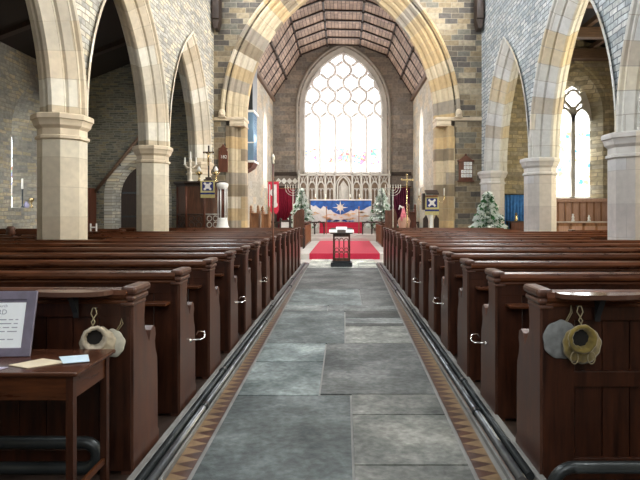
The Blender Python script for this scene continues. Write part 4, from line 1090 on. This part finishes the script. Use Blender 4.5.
curtain('curtain', 5.32, 5.98, YC - .12, .9, wz(195, YC), M['blue_cloth'], 'blue curtain on the end wall of the right aisle, behind the Christmas tree', M['iron'], 6, .04)

# altar rail
def rail(xa, xb, label):
    y = 24.2
    t = thing('altar_rail', label, 'rail', ((xa + xb) / 2, y, .47))
    mb = MB(); mb.box(xa, xb, y - .05, y + .05, .98, 1.04, .01); mb.build('handrail', M['dark_wood'], t)
    n = max(2, round((xb - xa) / .42))
    for i in range(n + 1):
        x = xa + .04 + (xb - xa - .08) * i / n
        mb = MB(); mb.box(x - .03, x + .03, y - .03, y + .03, .47, .98, .004); mb.build('post', M['dark_wood'], t)
    mb = MB()
    for i in range(n):
        x0 = xa + .04 + (xb - xa - .08) * i / n; x1 = xa + .04 + (xb - xa - .08) * (i + 1) / n
        bar(mb, 'Y', y, [(p[0], p[1]) for p in arch_path((x0 + x1) / 2, (x1 - x0) / 2 - .03, .82, (x1 - x0) * .6, 6)], .03, .02)
    mb.build('arch_brackets', M['dark_wood'], t)
rail(-3.5, -.86, 'dark wooden communion rail left of the altar steps')
rail(.80, 3.4, 'dark wooden communion rail right of the altar steps')
for x, lab in ((-.80, 'slim tall brown post at the left of the altar rail gap'), (.68, 'slim tall brown post at the right of the altar rail gap')):
    mb = MB(); mb.tube([(x, 24.35, .47), (x, 24.35, 1.68)], .022, 8); mb.ball((x, 24.35, 1.70), .04, 8); tag(mb.build('rail_post', M['oak']), lab, 'post')

# ------------------------------------------------------------------ Christmas trees
def tree(x, y, z0, h, r, n, label, seed, pot='pot', frost=.5):
    rnd = random.Random(seed)
    t = thing('christmas_tree', label, 'tree', (x, y, z0))
    mb = MB(); mb.tube([(x, y, z0 + .05), (x, y, z0 + h * .95)], [.03, .008], 8); mb.build('trunk', M['oak'], t)
    mb = MB(); mb.lathe([(r * .35, 0), (r * .42, h * .12), (r * .38, h * .13), (r * .3, h * .1)], (x, y, z0), 14); mb.build('pot', M['reredos'], t)
    fo = MB()
    for i in range(n):
        u = rnd.random() ** .75; zz = z0 + h * (.12 + .86 * (1 - u)) if False else z0 + h * .98 - u * h * .84
        rr = r * (u * .98 + .05) * (1 + .16 * math.sin(u * 34)); a = rnd.uniform(0, 2 * PI); q = rnd.uniform(.35, 1.0) ** .4
        p = Vector((x + math.cos(a) * rr * q, y + math.sin(a) * rr * q, zz + rnd.uniform(-.02, .02)))
        out = Vector((math.cos(a), math.sin(a), rnd.uniform(-.45, .15))).normalized()
        l = rnd.uniform(.09, .17) * h / 1.8 + .01; w = l * .40
        fo.mi = 1 if rnd.random() < frost * (.3 + .9 * (q > .8)) else 0
        side = out.cross(Vector((0, 0, 1))).normalized(); up_ = side.cross(out)
        for rot in (0, 1):
            sd = side if rot == 0 else up_
            b = p - out * l * .5; e = p + out * l * .6
            fo.face([fo.v(*b), fo.v(*(p + sd * w)), fo.v(*e), fo.v(*(p - sd * w))])
    o = fo.build('foliage', [M['needle'], M['frost']], t)
    return t
tree(wx(488, 15.9), 15.9, 0.004, wz(192, 15.9), .72, 2600, 'snowy white-frosted Christmas tree in front of the right column', 5, frost=.62)
tree(wx(301.5, 25.3), 25.28, .47, 2.12, .60, 2600, 'frosted white flower-covered Christmas tree left of the altar', 6, frost=.72)
tree(wx(381.5, 25.3), 25.28, .47, 2.12, .66, 2800, 'frosted white flower-covered Christmas tree right of the altar', 8, frost=.72)

# ------------------------------------------------------------------ pulpit, fall, candles
PX, PY = wx(201, 15.75), 15.75
def ngon(r, n, ph): return [(PX + r * math.cos(2 * PI * (k + ph) / n), PY + r * math.sin(2 * PI * (k + ph) / n)) for k in range(n)]
t = thing('pulpit', 'dark carved wooden pulpit beside the left chancel pier', 'pulpit', (PX, PY, 0))
zt = wz(181, 15.0)
mb = MB(); mb.lathe([(.45, .0), (.45, .2), (.3, .3), (.3, .7), (.66, .95), (.68, 1.0)], (PX, PY, .0), 8, False, .5); mb.build('pedestal', M['dark_wood'], t)
mb = MB(); mb.lathe([(.66, 1.0), (.66, zt - .12)], (PX, PY, 0), 8, False, .5); mb.build('drum', M['pulpit'], t)
mb = MB(); mb.lathe([(.70, zt - .14), (.70, zt - .1), (.76, zt - .06), (.78, zt - .05), (.78, zt), (.74, zt)], (PX, PY, 0), 8, False, .5); mb.build('cornice', M['dark_wood'], t)
P8 = ngon(.67, 8, .5)
for k in range(8):
    if P8[k][1] > PY + .5: continue
    mb = MB(); mb.tube([(P8[k][0], P8[k][1], 1.0), (P8[k][0], P8[k][1], zt - .13)], .03, 8); mb.build('corner_shaft', M['red_wood'], t)
for k in range(8):
    a = P8[k]; b = P8[(k + 1) % 8]; mx, my = (a[0] + b[0]) / 2, (a[1] + b[1]) / 2
    if my > PY + .1: continue
    d = Vector((b[0] - a[0], b[1] - a[1], 0)).normalized(); nn = Vector((mx - PX, my - PY, 0)).normalized()
    mb = MB()
    for zc in (1.12, 1.3):
        for s_ in (-.12, .0, .12) if False else (-.1, .1):
            c0 = Vector((mx, my, zc)) + d * s_ + nn * .01
            mb.tube([c0 + d * .075 * math.cos(q) + Vector((0, 0, .075 * math.sin(q))) for q in [2 * PI * i / 12 for i in range(12)]], .014, 5, closed=True)
    mb.tube([Vector((mx, my, 1.42)) - d * .22 + nn * .01, Vector((mx, my, 1.42)) + d * .22 + nn * .01], .02, 6)
    mb.build('carved_panel', M['dark_wood'] if k != 6 else M['reredos'], t)
def fall(x, y, w, ztop, zbot, label, rz=0, hang=False):
    """blue square with white saltire star, striped and fringed lower band"""
    t = thing('lectern_cloth', label, 'cloth', (x, y, zbot), rz=rz)
    Mx = root_mats[t.name]; 
    def bb(mb, a, b, c, d, y0=0): 
        b2 = MB(); b2.box(a, b, -.012 - y0, -.004 - y0, c, d)
        mb.join(b2.bm, Matrix.Translation((x, y, 0)) @ Matrix.Rotation(rz, 4, 'Z'))
    mb = MB(); bb(mb, -w / 2, w / 2, zbot + .06, ztop); mb.build('panel', M['gold_cloth'], t)
    h = ztop - zbot
    mb = MB(); bb(mb, -w * .38, w * .38, zbot + h * .42, ztop - h * .06, .008); mb.build('blue_square', M['navy'], t)
    mb = MB()
    cz = zbot + h * .68; s_ = w * .34
    for a in (PI / 4, -PI / 4):
        c_, s2 = math.cos(a), math.sin(a); q = .03
        b2 = MB(); b2.prism([(-s_ * c_ - q * s2, cz - s_ * s2 + q * c_), (s_ * c_ - q * s2, cz + s_ * s2 + q * c_), (s_ * c_ + q * s2, cz + s_ * s2 - q * c_), (-s_ * c_ + q * s2, cz - s_ * s2 - q * c_)], 'Y', -.028, -.021)
        mb.join(b2.bm, Matrix.Translation((x, y, 0)) @ Matrix.Rotation(rz, 4, 'Z'))
    b2 = MB(); b2.prism([(-.075, cz), (0, cz + .075), (.075, cz), (0, cz - .075)], 'Y', -.034, -.022); mb.join(b2.bm, Matrix.Translation((x, y, 0)) @ Matrix.Rotation(rz, 4, 'Z'))
    mb.build('white_cross', M['white_cloth'], t)
    mb = MB(); bb(mb, -w / 2, w / 2, zbot + h * .20, zbot + h * .31, .008); mb.build('blue_stripe', M['navy'], t)
    if hang: 
        mb = MB(); b2 = MB(); b2.box(-w / 2, w / 2, -.012, .12, ztop - .002, ztop + .006); mb.join(b2.bm, Matrix.Translation((x, y, 0)) @ Matrix.Rotation(rz, 4, 'Z')); mb.build('top_fold', M['gold_cloth'], t)
    mb = MB()
    for i in range(16):
        a = -w / 2 + w * i / 16; bb(mb, a + .003, a + w / 16 - .003, zbot, zbot + .065)
    mb.build('fringe', M['gold_cloth'], t)
    return t
fall(wx(207.5, 15.0), PY - .72, .40, zt + .003, zt - .47, 'blue and gold cloth with a white cross hanging on the pulpit front', hang=True)
# desk + crucifix + candles on the pulpit
x = wx(207.5, 15.1)
t = thing('crucifix', 'dark crucifix standing on the pulpit edge above the blue cloth', 'cross', (x, PY - .52, zt))
mb = MB(); mb.box(x - .02, x + .02, PY - .54, PY - .50, zt + .1, zt + 1.02, .004); mb.box(x - .16, x + .16, PY - .535, PY - .505, zt + .80, zt + .85, .004); mb.build('cross', M['dark_wood'], t)
mb = MB(); mb.box(x - .12, x + .12, PY - .62, PY - .42, zt, zt + .06, .01); mb.box(x - .08, x + .08, PY - .58, PY - .46, zt + .06, zt + .12, .01); mb.build('base', M['dark_wood'], t)
mb = MB(); mb.tube([(x, PY - .56, zt + .45), (x, PY - .56, zt + .72), (x, PY - .57, zt + .84)], [.02, .035, .02], 8); mb.tube([(x - .12, PY - .55, zt + .83), (x, PY - .56, zt + .76), (x + .12, PY - .55, zt + .83)], .012, 6); mb.build('figure', M['brass'], t)
x2, y2 = wx(191, 15.4), 15.35
t = thing('pulpit_candelabrum', 'white three-branched candelabrum at the left end of the pulpit top', 'candelabrum', (x2, y2, zt))
mb = MB(); mb.lathe([(.08, 0), (.08, .03), (.04, .08), (.035, .2), (.055, .25), (.028, .3), (.028, .55), (.045, .6), (.02, .64)], (x2, y2, zt), 10); mb.build('stem', M['cream_metal'], t)
mb = MB(); mb.tube([(x2, y2, zt + .42), (x2 - .08, y2, zt + .4), (x2 - .16, y2, zt + .48)], .02, 6); mb.tube([(x2, y2, zt + .42), (x2 + .08, y2, zt + .4), (x2 + .16, y2, zt + .48)], .02, 6)
mb.build('arms', M['cream_metal'], t)
for dx_, z_ in ((-.16, .48), (.16, .48), (0, .64)):
    mb = MB(); mb.lathe([(.045, 0), (.045, .02), (.022, .03), (.022, .2), (.003, .23)], (x2 + dx_, y2, zt + z_), 8); mb.build('candle', M['wax'], t)
for i, (px, lab) in enumerate(((199, 'low brass oil lamp on the pulpit top, left of the crucifix'), (216, 'low brass oil lamp on the pulpit top, right of the crucifix'))):
    x = wx(px, 15.4); t = thing('oil_lamp', lab, 'lamp', (x, 15.4, zt))
    mb = MB(); mb.lathe([(.06, 0), (.06, .02), (.02, .05), (.02, .18), (.09, .22), (.11, .26), (.03, .30)], (x, 15.4, zt), 12); mb.build('bowl', M['brass'], t)
    mb = MB(); mb.lathe([(.05, 0), (.07, .04), (.04, .1), (.02, .14)], (x, 15.4, zt + .30), 12); mb.build('globe', M['white'], t)
# white stone stand to the right of the pulpit
x, y = wx(222.5, 14.98), 14.98
t = thing('stone_stand', 'white carved stone stand with small shafts right of the pulpit', 'stand', (x, y, 0))
mb = MB(); mb.lathe([(.22, 0), (.22, 1.0), (.16, 1.12), (.14, 1.28), (.14, 1.32)], (x, y, 0.004), 10); mb.build('base', M['white'], t)
for k in range(6):
    a = 2 * PI * k / 6 + .3; mb = MB(); mb.tube([(x + .12 * math.cos(a), y + .12 * math.sin(a), 1.3), (x + .12 * math.cos(a), y + .12 * math.sin(a), 2.14)], .018, 8); mb.build('shaft', M['white'], t)
mb = MB(); mb.tube([(x, y, 1.3), (x, y, 2.13)], .09, 10); mb.build('core', M['red_wood'], t)
mb = MB(); mb.lathe([(.13, 2.12), (.15, 2.17), (.17, 2.23), (.16, 2.28), (.08, 2.31)], (x, y, 0), 14); mb.build('cap', M['white'], t)

# ------------------------------------------------------------------ right lectern
LY = 16.2; x = wx(431.5, LY)
t = thing('bookstand', 'tall wooden lectern with candle arms at the right chancel pier', 'lectern', (x, LY, .004))
mb = MB(); mb.lathe([(.28, 0), (.28, .08), (.2, .14), (.06, .2), (.05, 1.5), (.08, 1.55)], (x, LY, .004), 8, False, .5); mb.build('post', M['white'], t)
mb = MB()
for s_ in (-1, 1):
    mb.prism([(x + s_ * .09, .05), (x + s_ * .24, .05), (x + s_ * .24, 1.28), (x + s_ * .15, 1.40), (x + s_ * .09, 1.25)], 'Y', LY + .06, LY + .14)
mb.build('side_panel', M['dark_wood'], t)
mb = MB(); mb.prism([(LY - .2, 2.0), (LY - .2, 2.05), (LY + .15, 2.16), (LY + .15, 2.11)], 'X', x - .19, x + .19); mb.box(x - .28, x - .2, LY - .1, LY + .15, 1.55, 2.05, .01); mb.build('desk_top', M['dark_wood'], t)
mb = MB(); mb.box(x - .19, x + .19, LY - .055, LY + .1, 1.45, 1.99, .01); mb.build('desk_box', M['oak'], t)
for s_ in (-1, 1):
    mb = MB(); zz = 2.05
    mb.tube([(x + s_ * .2, LY, zz - .2), (x + s_ * .3, LY - .02, zz - .28), (x + s_ * .38, LY - .02, zz - .2), (x + s_ * .38, LY - .02, zz - .1)], .011, 6); mb.lathe([(.01, 0), (.045, .01), (.045, .02), (.02, .03)], (x + s_ * .38, LY - .02, zz - .1), 10)
    a_ = mb.build('candle_arm', M['brass'], t)
    mb = MB(); mb.lathe([(.016, 0), (.016, .22), (.003, .24)], (x + s_ * .38, LY - .02, zz - .08), 8); mb.build('candle', M['wax'], a_)
fall(x, LY - .066, .42, 1.93, 1.40, 'blue and gold cloth with a white cross hanging on the right lectern')

# ------------------------------------------------------------------ hymn boards
def hymn(x, z, w, h, rows, label, mat, numx=.06):
    y = YC - .031
    t = thing('hymn_board', label, 'hymn board', (x, y, z - h / 2))
    mb = MB(); mb.box(x - w / 2, x + w / 2, y, y + .03, z - h / 2, z + h / 2, .006); mb.box(x - w / 2 - .05, x + w / 2 + .05, y - .03, y + .028, z + h / 2 - .02, z + h / 2 + .03, .006)
    mb.box(x - w / 2 - .05, x + w / 2 + .05, y - .03, y + .028, z - h / 2 - .03, z - h / 2 + .01, .006)
    mb.prism([(x - w / 2, z + h / 2 + .03), (x + w / 2, z + h / 2 + .03), (x + w * .12, z + h / 2 + .17), (x - w * .12, z + h / 2 + .17)], 'Y', y, y + .03); mb.ball((x, y - .015, z + h / 2 + .2), .042, 8)
    bd = mb.build('board', mat, t)
    n = len(rows)
    for i, s in enumerate(rows):
        zz = z + h * .28 - i * h * .20
        for j, ch in enumerate(reversed(s)):
            xx = x + w * .36 - j * w * .2
            mb = MB(); mb.box(xx - w * .088, xx + w * .088, y - .012, y - .002, zz, zz + h * .17); c_ = mb.build('number_card', M['white'], bd)
            textmesh(ch, h * .16, Matrix.Translation((xx, y - .014, zz + h * .03)) @ Matrix.Rotation(PI / 2, 4, 'X'), M['ink'], 'digit', t)
hymn(wx(465.5, YC), wz(171, YC), .46, .66, ['881', '370', '6471', '6506'], 'brown hymn board with four rows of white numbers right of the chancel arch', M['red_wood'])
hx = wx(223.5, YC)
t = thing('hymn_board', 'narrow reddish hymn board with one white number on the left pier', 'hymn board', (hx, YC - .05, wz(173, YC)))
hz0, hz1 = wz(172, YC), wz(150, YC)
mb = MB(); mb.prism([(hx - .15, hz0), (hx + .15, hz0), (hx + .15, hz1 - .05), (hx + .11, hz1), (hx + .16, hz1 + .05), (hx + .07, hz1 + .08), (hx, hz1 + .2), (hx - .07, hz1 + .08), (hx - .16, hz1 + .05), (hx - .11, hz1), (hx - .15, hz1 - .05)], 'Y', YC - .06, YC - .001); mb.build('board', M['red_wood'], t)
textmesh('182', .15, Matrix.Translation((hx + .02, YC - .066, wz(158.5, YC))) @ Matrix.Rotation(PI / 2, 4, 'X'), M['white'], 'number', t, ext=.002)

# ------------------------------------------------------------------ organ case on the left side of the chancel
t = thing('organ_case', 'blue-grey organ front with white bands inside the chancel arch, left', 'organ', (-3.4, 19.2, 2.8))
mb = MB(); mb.box(-3.649, -3.28, 18.78, 19.7, 3.2, 6.9); mb.build('case', M['dark_wood'], t)
mb = MB()
for k in range(6): mb.tube([(-3.25, 18.84 + k * .15, 3.3), (-3.25, 18.84 + k * .15, 5.1)], .062, 10)
mb.box(-3.5, -3.17, 18.755, 18.778, 3.3, 5.05)
mb.build('pipes', M['glassy_blue'], t)
mb = MB()
for z in (3.22, 4.98): mb.box(-3.5, -3.14, 18.73, 19.72, z, z + .08, .01)
mb.box(-3.5, -3.15, 18.735, 18.756, 3.9, 3.94)
mb.build('bands', M['white'], t)
mb = MB(); mb.prism([(-3.5, 3.22), (-3.16, 3.22), (-3.25, 3.05), (-3.5, 2.9)], 'Y', 18.76, 19.6); mb.build('corbel', M['red_wood'], t)
mb = MB(); mb.box(-3.5, -3.2, 18.75, 19.7, 5.07, 6.9); mb.build('upper_case', M['iron'], t)

# ------------------------------------------------------------------ choir stalls, chairs and banner
def stall(x0, x1, y, h, mat, label, finial=True):
    z0 = .176 if y > 16.8 else .004
    t = thing('choir_stall', label, 'stall', ((x0 + x1) / 2, y, z0))
    mb = MB(); mb.box(x0, x1, y, y + .05, z0, z0 + h - .1, .004); mb.build('front_panel', mat, t)
    for x in (x0, x1 - .07):
        mb = MB(); mb.box(x, x + .07, y - .08, y + .4, z0, z0 + h, .01); mb.lathe([(.03, 0), (.055, .04), (.03, .08), (.05, .12), (.01, .2)], (x + .035, y + .0, z0 + h), 8); mb.build('bench_end', mat, t)
    mb = MB(); mb.box(x0, x1, y - .12, y + .1, z0 + h - .12, z0 + h - .08, .006); mb.build('desk_shelf', mat, t)
stall(wx(250, 19.2), wx(259, 19.2), 19.2, 1.36, M['oak'], 'orange-brown choir stall end nearest the left chancel jamb')
stall(wx(261.5, 19.0), wx(270, 19.0), 19.0, 1.32, M['oak'], 'orange-brown choir stall beside the red banner')
stall(wx(411, 17.9), wx(420, 17.9), 18.9, 1.40, M['red_wood'], 'dark red choir stall with knobs, left of the right lectern')
def chair(xc, y, w, h, label, lean):
    z0 = .176
    t = thing('clergy_chair', label, 'chair', (xc, y, z0))
    mb = MB(); pts = [(xc - w / 2, z0 + .4), (xc + w / 2, z0 + .4), (xc + w / 2, z0 + h * (.97 if lean > 0 else .85)), (xc + w * .3, z0 + h), (xc - w * .1, z0 + h * .96), (xc - w / 2, z0 + h * (.80 if lean > 0 else .97))]
    mb.prism(pts, 'Y', y + .2, y + .26); mb.build('backrest', M['chair_wood'], t)
    mb = MB(); mb.box(xc - w / 2, xc + w / 2, y - .25, y + .25, z0 + .40, z0 + .46, .01); mb.build('seat', M['red_wood'], t)
    for sx in (-1, 1):
        mb = MB(); mb.box(xc + sx * w / 2 - .03, xc + sx * w / 2 + .03, y - .25, y + .22, z0 + .68, z0 + .73, .01); mb.build('armrest', M['dark_wood'], t)
        for yy in (y - .22, y + .2):
            mb = MB(); mb.box(xc + sx * w / 2 - .025, xc + sx * w / 2 + .025, yy - .025, yy + .025, z0, z0 + (.68 if yy < y else .45)); mb.build('leg', M['dark_wood'], t)
chair(wx(298, 19.3), 19.3, .42, 1.42, 'dark high-backed chair on the left of the red carpet', 1)
chair(wx(391.5, 19.3), 19.3, .44, 1.42, 'dark high-backed chair on the right of the red carpet', -1)
for s_, lab in ((-1, 'long brown choir desk along the left side of the red carpet'), (1, 'long brown choir desk along the right side of the red carpet')):
    xi = -1.46 if s_ < 0 else 1.42
    t = thing('choir_desk', lab, 'desk', (xi, 21.5, .176))
    mb = MB(); mb.box(min(xi, xi + s_ * .05), max(xi, xi + s_ * .05), 19.95, 23.4, .176, .98, .004); mb.build('front_panel', M['chair_wood'], t)
    mb = MB(); mb.prism([(xi - s_ * .03, 1.05), (xi + s_ * .36, .96), (xi + s_ * .36, .99), (xi - s_ * .03, 1.085)], 'Y', 19.93, 23.42); mb.build('sloping_top', M['chair_wood'], t)
    for yy in (19.93, 23.36):
        mb = MB(); mb.box(min(xi - s_ * .02, xi + s_ * .38), max(xi - s_ * .02, xi + s_ * .38), yy, yy + .06, .176, .97, .004); mb.build('end_panel', M['chair_wood'], t)
    for k in range(9):
        yy = 20.1 + k * .4; mb = MB(); mb.box(min(xi, xi - s_ * .02), max(xi, xi - s_ * .02), yy, yy + .06, .25, .95, .003); mb.build('stile', M['oak'], t)
# white-fronted box between banner and chair
x = wx(285, 19.4)
t = thing('prayer_desk', 'white-fronted prayer desk under the crimson curtain, left of the dark chair', 'desk', (x, 19.5, .176))
mb = MB(); mb.box(x - .14, x + .14, 19.4, 19.42, .3, 1.12, .004); mb.build('white_front', M['white_cloth'], t)
mb = MB(); mb.box(x - .2, x - .14, 19.4, 19.7, .176, 1.25, .01); mb.box(x + .14, x + .2, 19.4, 19.7, .176, 1.35, .01); mb.box(x - .2, x + .2, 19.36, 19.7, 1.14, 1.18, .004); mb.build('frame', M['dark_wood'], t)
# banner
bx_ = wx(273.5, 19.8); by = 19.8
t = thing('banner', 'red and white processional banner hanging on a pole in the left chancel', 'banner', (bx_, by, .176))
mb = MB(); mb.tube([(bx_, by + .04, .176), (bx_, by + .04, 2.72)], .015, 8); mb.tube([(bx_ - .24, by + .02, 2.62), (bx_ + .24, by + .02, 2.62)], .012, 8); mb.ball((bx_, by + .04, 2.74), .035, 8); mb.build('pole', M['brass'], t)
mb = MB(); mb.box(bx_ - .2, bx_ + .2, by - .006, by + .006, 1.55, 2.6); pts = [(bx_ - .2, 1.55), (bx_ + .2, 1.55), (bx_ + .1, 1.38), (bx_, 1.5), (bx_ - .1, 1.38)]; mb.prism(pts, 'Y', by - .006, by + .006); ba = mb.build('cloth', M['banner_red'], t)
mb = MB()
mb.box(bx_ + .02, bx_ + .12, by - .012, by - .006, 1.7, 2.5); mb.box(bx_ - .16, bx_ - .12, by - .012, by - .006, 1.6, 2.5); mb.ball((bx_ - .03, by - .01, 2.2), .1, 10, 1, .1, 1.3); mb.ball((bx_ + .05, by - .01, 1.75), .11, 10, 1, .1, 1)
mb.build('white_emblem', M['white_cloth'], ba)
# pink draped stand on the right
x = wx(404.5, 17.9)
t = thing('draped_stand', 'wooden stand with pink and white cloth draped over it, beside the gold cross', 'stand', (x, 18.0, .176))
mb = MB(); mb.lathe([(.26, 0), (.26, .1), (.2, .2), (.18, .8), (.22, 1.0), (.16, 1.12)], (x, 18.0, .176), 12); mb.build('barrel', M['pale_oak'], t)
mb = MB(); mb.lathe([(.10, .98), (.10, 1.1), (.09, 1.2), (.06, 1.35), (.04, 1.45), (.02, 1.5)], (x - .03, 17.97, .176), 14); mb.tube([(x - .05, 17.85, 1.55), (x - .10, 17.80, 1.35), (x - .11, 17.78, 1.2)], [.03, .045, .03], 8); mb.build('drape', M['pink_cloth'], t)
mb = MB(); mb.tube([(x - .05, 17.85, 1.62), (x - .16, 17.8, 1.68), (x - .2, 17.8, 1.56)], [.03, .04, .02], 8); mb.build('ribbon', M['white_cloth'], t)

# ------------------------------------------------------------------ right aisle furniture
t = thing('wall_panelling', 'pinkish oak wall panelling under the right aisle window', 'panelling', (7.6, YC - .05, 0))
pz1 = wz(198.5, YC)
mb = MB(); mb.box(6.05, 9.3, YC - .05, YC - .01, .0, pz1 - .05); mb.build('boards', M['pale_oak'], t)
mb = MB(); mb.box(6.0, 9.35, YC - .13, YC - .01, pz1 - .12, pz1, .012); mb.build('cornice', M['pale_oak'], t)
xx = 6.15
for k in range(14):
    mb = MB(); mb.box(xx - .022, xx + .022, YC - .09, YC - .05, .9, pz1 - .12, .004); mb.build('batten', M['oak'], t); xx += .237
FY = 16.9
t = thing('bench_front', 'pinkish panelled bench front with a pale ledge in the right aisle', 'bench', (7.5, FY, 0))
zz1 = wz(221.5, FY)
mb = MB(); mb.box(6.3, 9.2, FY, FY + .04, 0, zz1 - .03); mb.build('panel_board', M['pale_oak'], t)
mb = MB(); mb.box(6.25, 9.25, FY - .06, FY + .3, zz1 - .04, zz1, .006); mb.build('ledge', plain('ledge', (.55, .46, .40), .3), t)
mb = MB()
for k in range(8): mb.box(6.3 + k * .41, 6.36 + k * .41, FY - .025, FY, .1, zz1 - .05)
mb.box(6.3, 9.23, FY - .025, FY, zz1 - .14, zz1 - .05); mb.box(6.3, 9.23, FY - .025, FY, .0, .45); mb.build('frame', M['oak'], t)
def figurine(px, y, z, h, label, mat):
    x = wx(px, y); t = thing('figurine', label, 'figurine', (x, y, z))
    mb = MB(); mb.lathe([(.05, 0), (.055, .02), (.035, h * .3), (.045, h * .55), (.02, h * .72)], (x, y, z), 10); mb.build('robe', mat, t)
    mb = MB(); mb.ball((x, y, z + h * .82), h * .13, 10); mb.build('head', mat, t)
figurine(573, FY + .1, zz1, .26, 'small white figure on the right aisle ledge, left one', M['statue'])
figurine(589, FY + .1, zz1, .22, 'small white figure on the right aisle ledge, right one', M['statue'])
# small dark table in front of blue curtain
t = thing('credence_table', 'small dark table in front of the blue curtain', 'table', (5.6, YC - .5, 0))
zc_ = wz(221, YC - .5)
mb = MB(); mb.box(5.28, 6.0, YC - .75, YC - .3, zc_ - .04, zc_, .006); mb.build('tabletop', M['dark_wood'], t)
for sx in (5.3, 5.94):
    for yy in (YC - .73, YC - .36):
        mb = MB(); mb.box(sx, sx + .045, yy, yy + .045, 0, zc_ - .04); mb.build('leg', M['dark_wood'], t)
mb = MB(); mb.box(5.3, 5.98, YC - .73, YC - .71, zc_ - .35, zc_ - .04); mb.build('apron', M['red_wood'], t)
figurine(516, YC - .5, zc_, .28, 'small gilt figure on the table before the blue curtain', M['brass'])

# ------------------------------------------------------------------ left aisle details
t = thing('sloping_handrail', 'brown wooden handrail rising along the left aisle end wall', 'handrail', (-7.7, YC - .1, 2))
a = Vector((wx(96, YC), YC - .1, wz(192.5, YC))); b = Vector((wx(141, YC), YC - .1, wz(137, YC)))
mb = MB(); mb.tube([a, b], .055, 6); mb.build('rail', M['beam'], t)
mb = MB()
for u in (.06, .55, .93):
    p = a.lerp(b, u); mb.tube([p, p + Vector((0, .05, -.12)), p + Vector((0, .12, -.12))], .02, 6)
mb.build('bracket', M['iron'], t)
t = thing('cupboard', 'tall reddish wooden cupboard beside the near left column', 'cupboard', (-8.25, YC - .3, 0))
xa, xb = -8.62, wx(91, YC - .4); zc_ = wz(188, YC - .4)
mb = MB(); mb.box(xa, xb, YC - .45, YC - .02, 0, zc_, .008); mb.build('carcass', M['red_wood'], t)
mb = MB(); mb.box(xa + .04, xb - .04, YC - .475, YC - .45, .08, zc_ - .1, .006); d = mb.build('door', M['red_wood'], t)
mb = MB(); mb.ball((xb - .1, YC - .49, 1.1), .022, 8); mb.build('knob', M['brass'], d)
# white H-shaped kneeler-end / stand near the column foot
x = wx(93.5, 11.75)
t = thing('book_stand', 'small white stand on a pew right of the near left column', 'stand', (x, 11.745, 1.0))
PT = 1.066; yb = LPOS[10] + .03; x = wx(93.5, yb)
t.location = (x, yb, PT); root_mats[t.name] = Matrix.Translation((x, yb, PT))
mb = MB(); mb.box(x - .075, x - .05, yb - .015, yb + .015, PT, PT + .17, .004); mb.box(x + .05, x + .075, yb - .015, yb + .015, PT, PT + .17, .004); mb.box(x - .06, x + .06, yb - .012, yb + .012, PT + .07, PT + .1, .003); mb.build('frame', M['white'], t)
# window sill objects
sy, sx_, sz = 14.9, XN - .18, 1.605
def sillthing(name, label, cat, x, y, z, prof, mat, extra=None):
    t = thing(name, label, cat, (x, y, z)); mb = MB(); mb.lathe(prof, (x, y, z), 12); mb.build('body', mat, t)
    if extra: 
        mb = MB(); mb.lathe(extra[0], (x, y, z), 10); mb.build(extra[2], extra[1], t)
sillthing('tall_candle', 'tall white candle in a black holder on the left aisle window sill', 'candle', wx(22.5, 14.9) , 14.9, sz, [(.045, 0), (.045, .02), (.02, .05), (.02, .5), (.04, .52)], M['iron'], ([(.028, .52), (.028, .8), (.005, .82)], M['wax'], 'wax_stick'))
sillthing('vase', 'small lilac vase on the left aisle window sill', 'vase', wx(26.5, 15.0), 15.0, sz, [(.04, 0), (.07, .06), (.06, .12), (.03, .15), (.04, .18)], plain('lilac', (.45, .42, .62), .3))
sillthing('brass_vase', 'brass goblet on the left aisle window sill, nearest the column', 'goblet', wx(31.5, 15.2), 15.2, sz, [(.05, 0), (.05, .015), (.015, .05), (.015, .14), (.06, .2), (.07, .27), (.05, .28)], M['brass'])

# ------------------------------------------------------------------ camera, world, view
cam = bpy.data.cameras.new('camera'); co = bpy.data.objects.new('camera', cam); COL.objects.link(co)
co.location = (0, 0, H); co.rotation_euler = (PI / 2, 0, 0); cam.sensor_width = 36; cam.lens = F / 640 * 36
cam.shift_x = -(VX - 320) / 640; cam.shift_y = -(240 - VY) / 640; cam.clip_end = 200
SC.camera = co
w = bpy.data.worlds.new('world'); SC.world = w; w.use_nodes = True
w.node_tree.nodes['Background'].inputs[0].default_value = (.75, .85, 1, 1); w.node_tree.nodes['Background'].inputs[1].default_value = .6
vs = SC.view_settings; vs.view_transform = 'Standard'; vs.look = 'None'; vs.exposure = 1.17; vs.gamma = 1; vs.use_curve_mapping = False
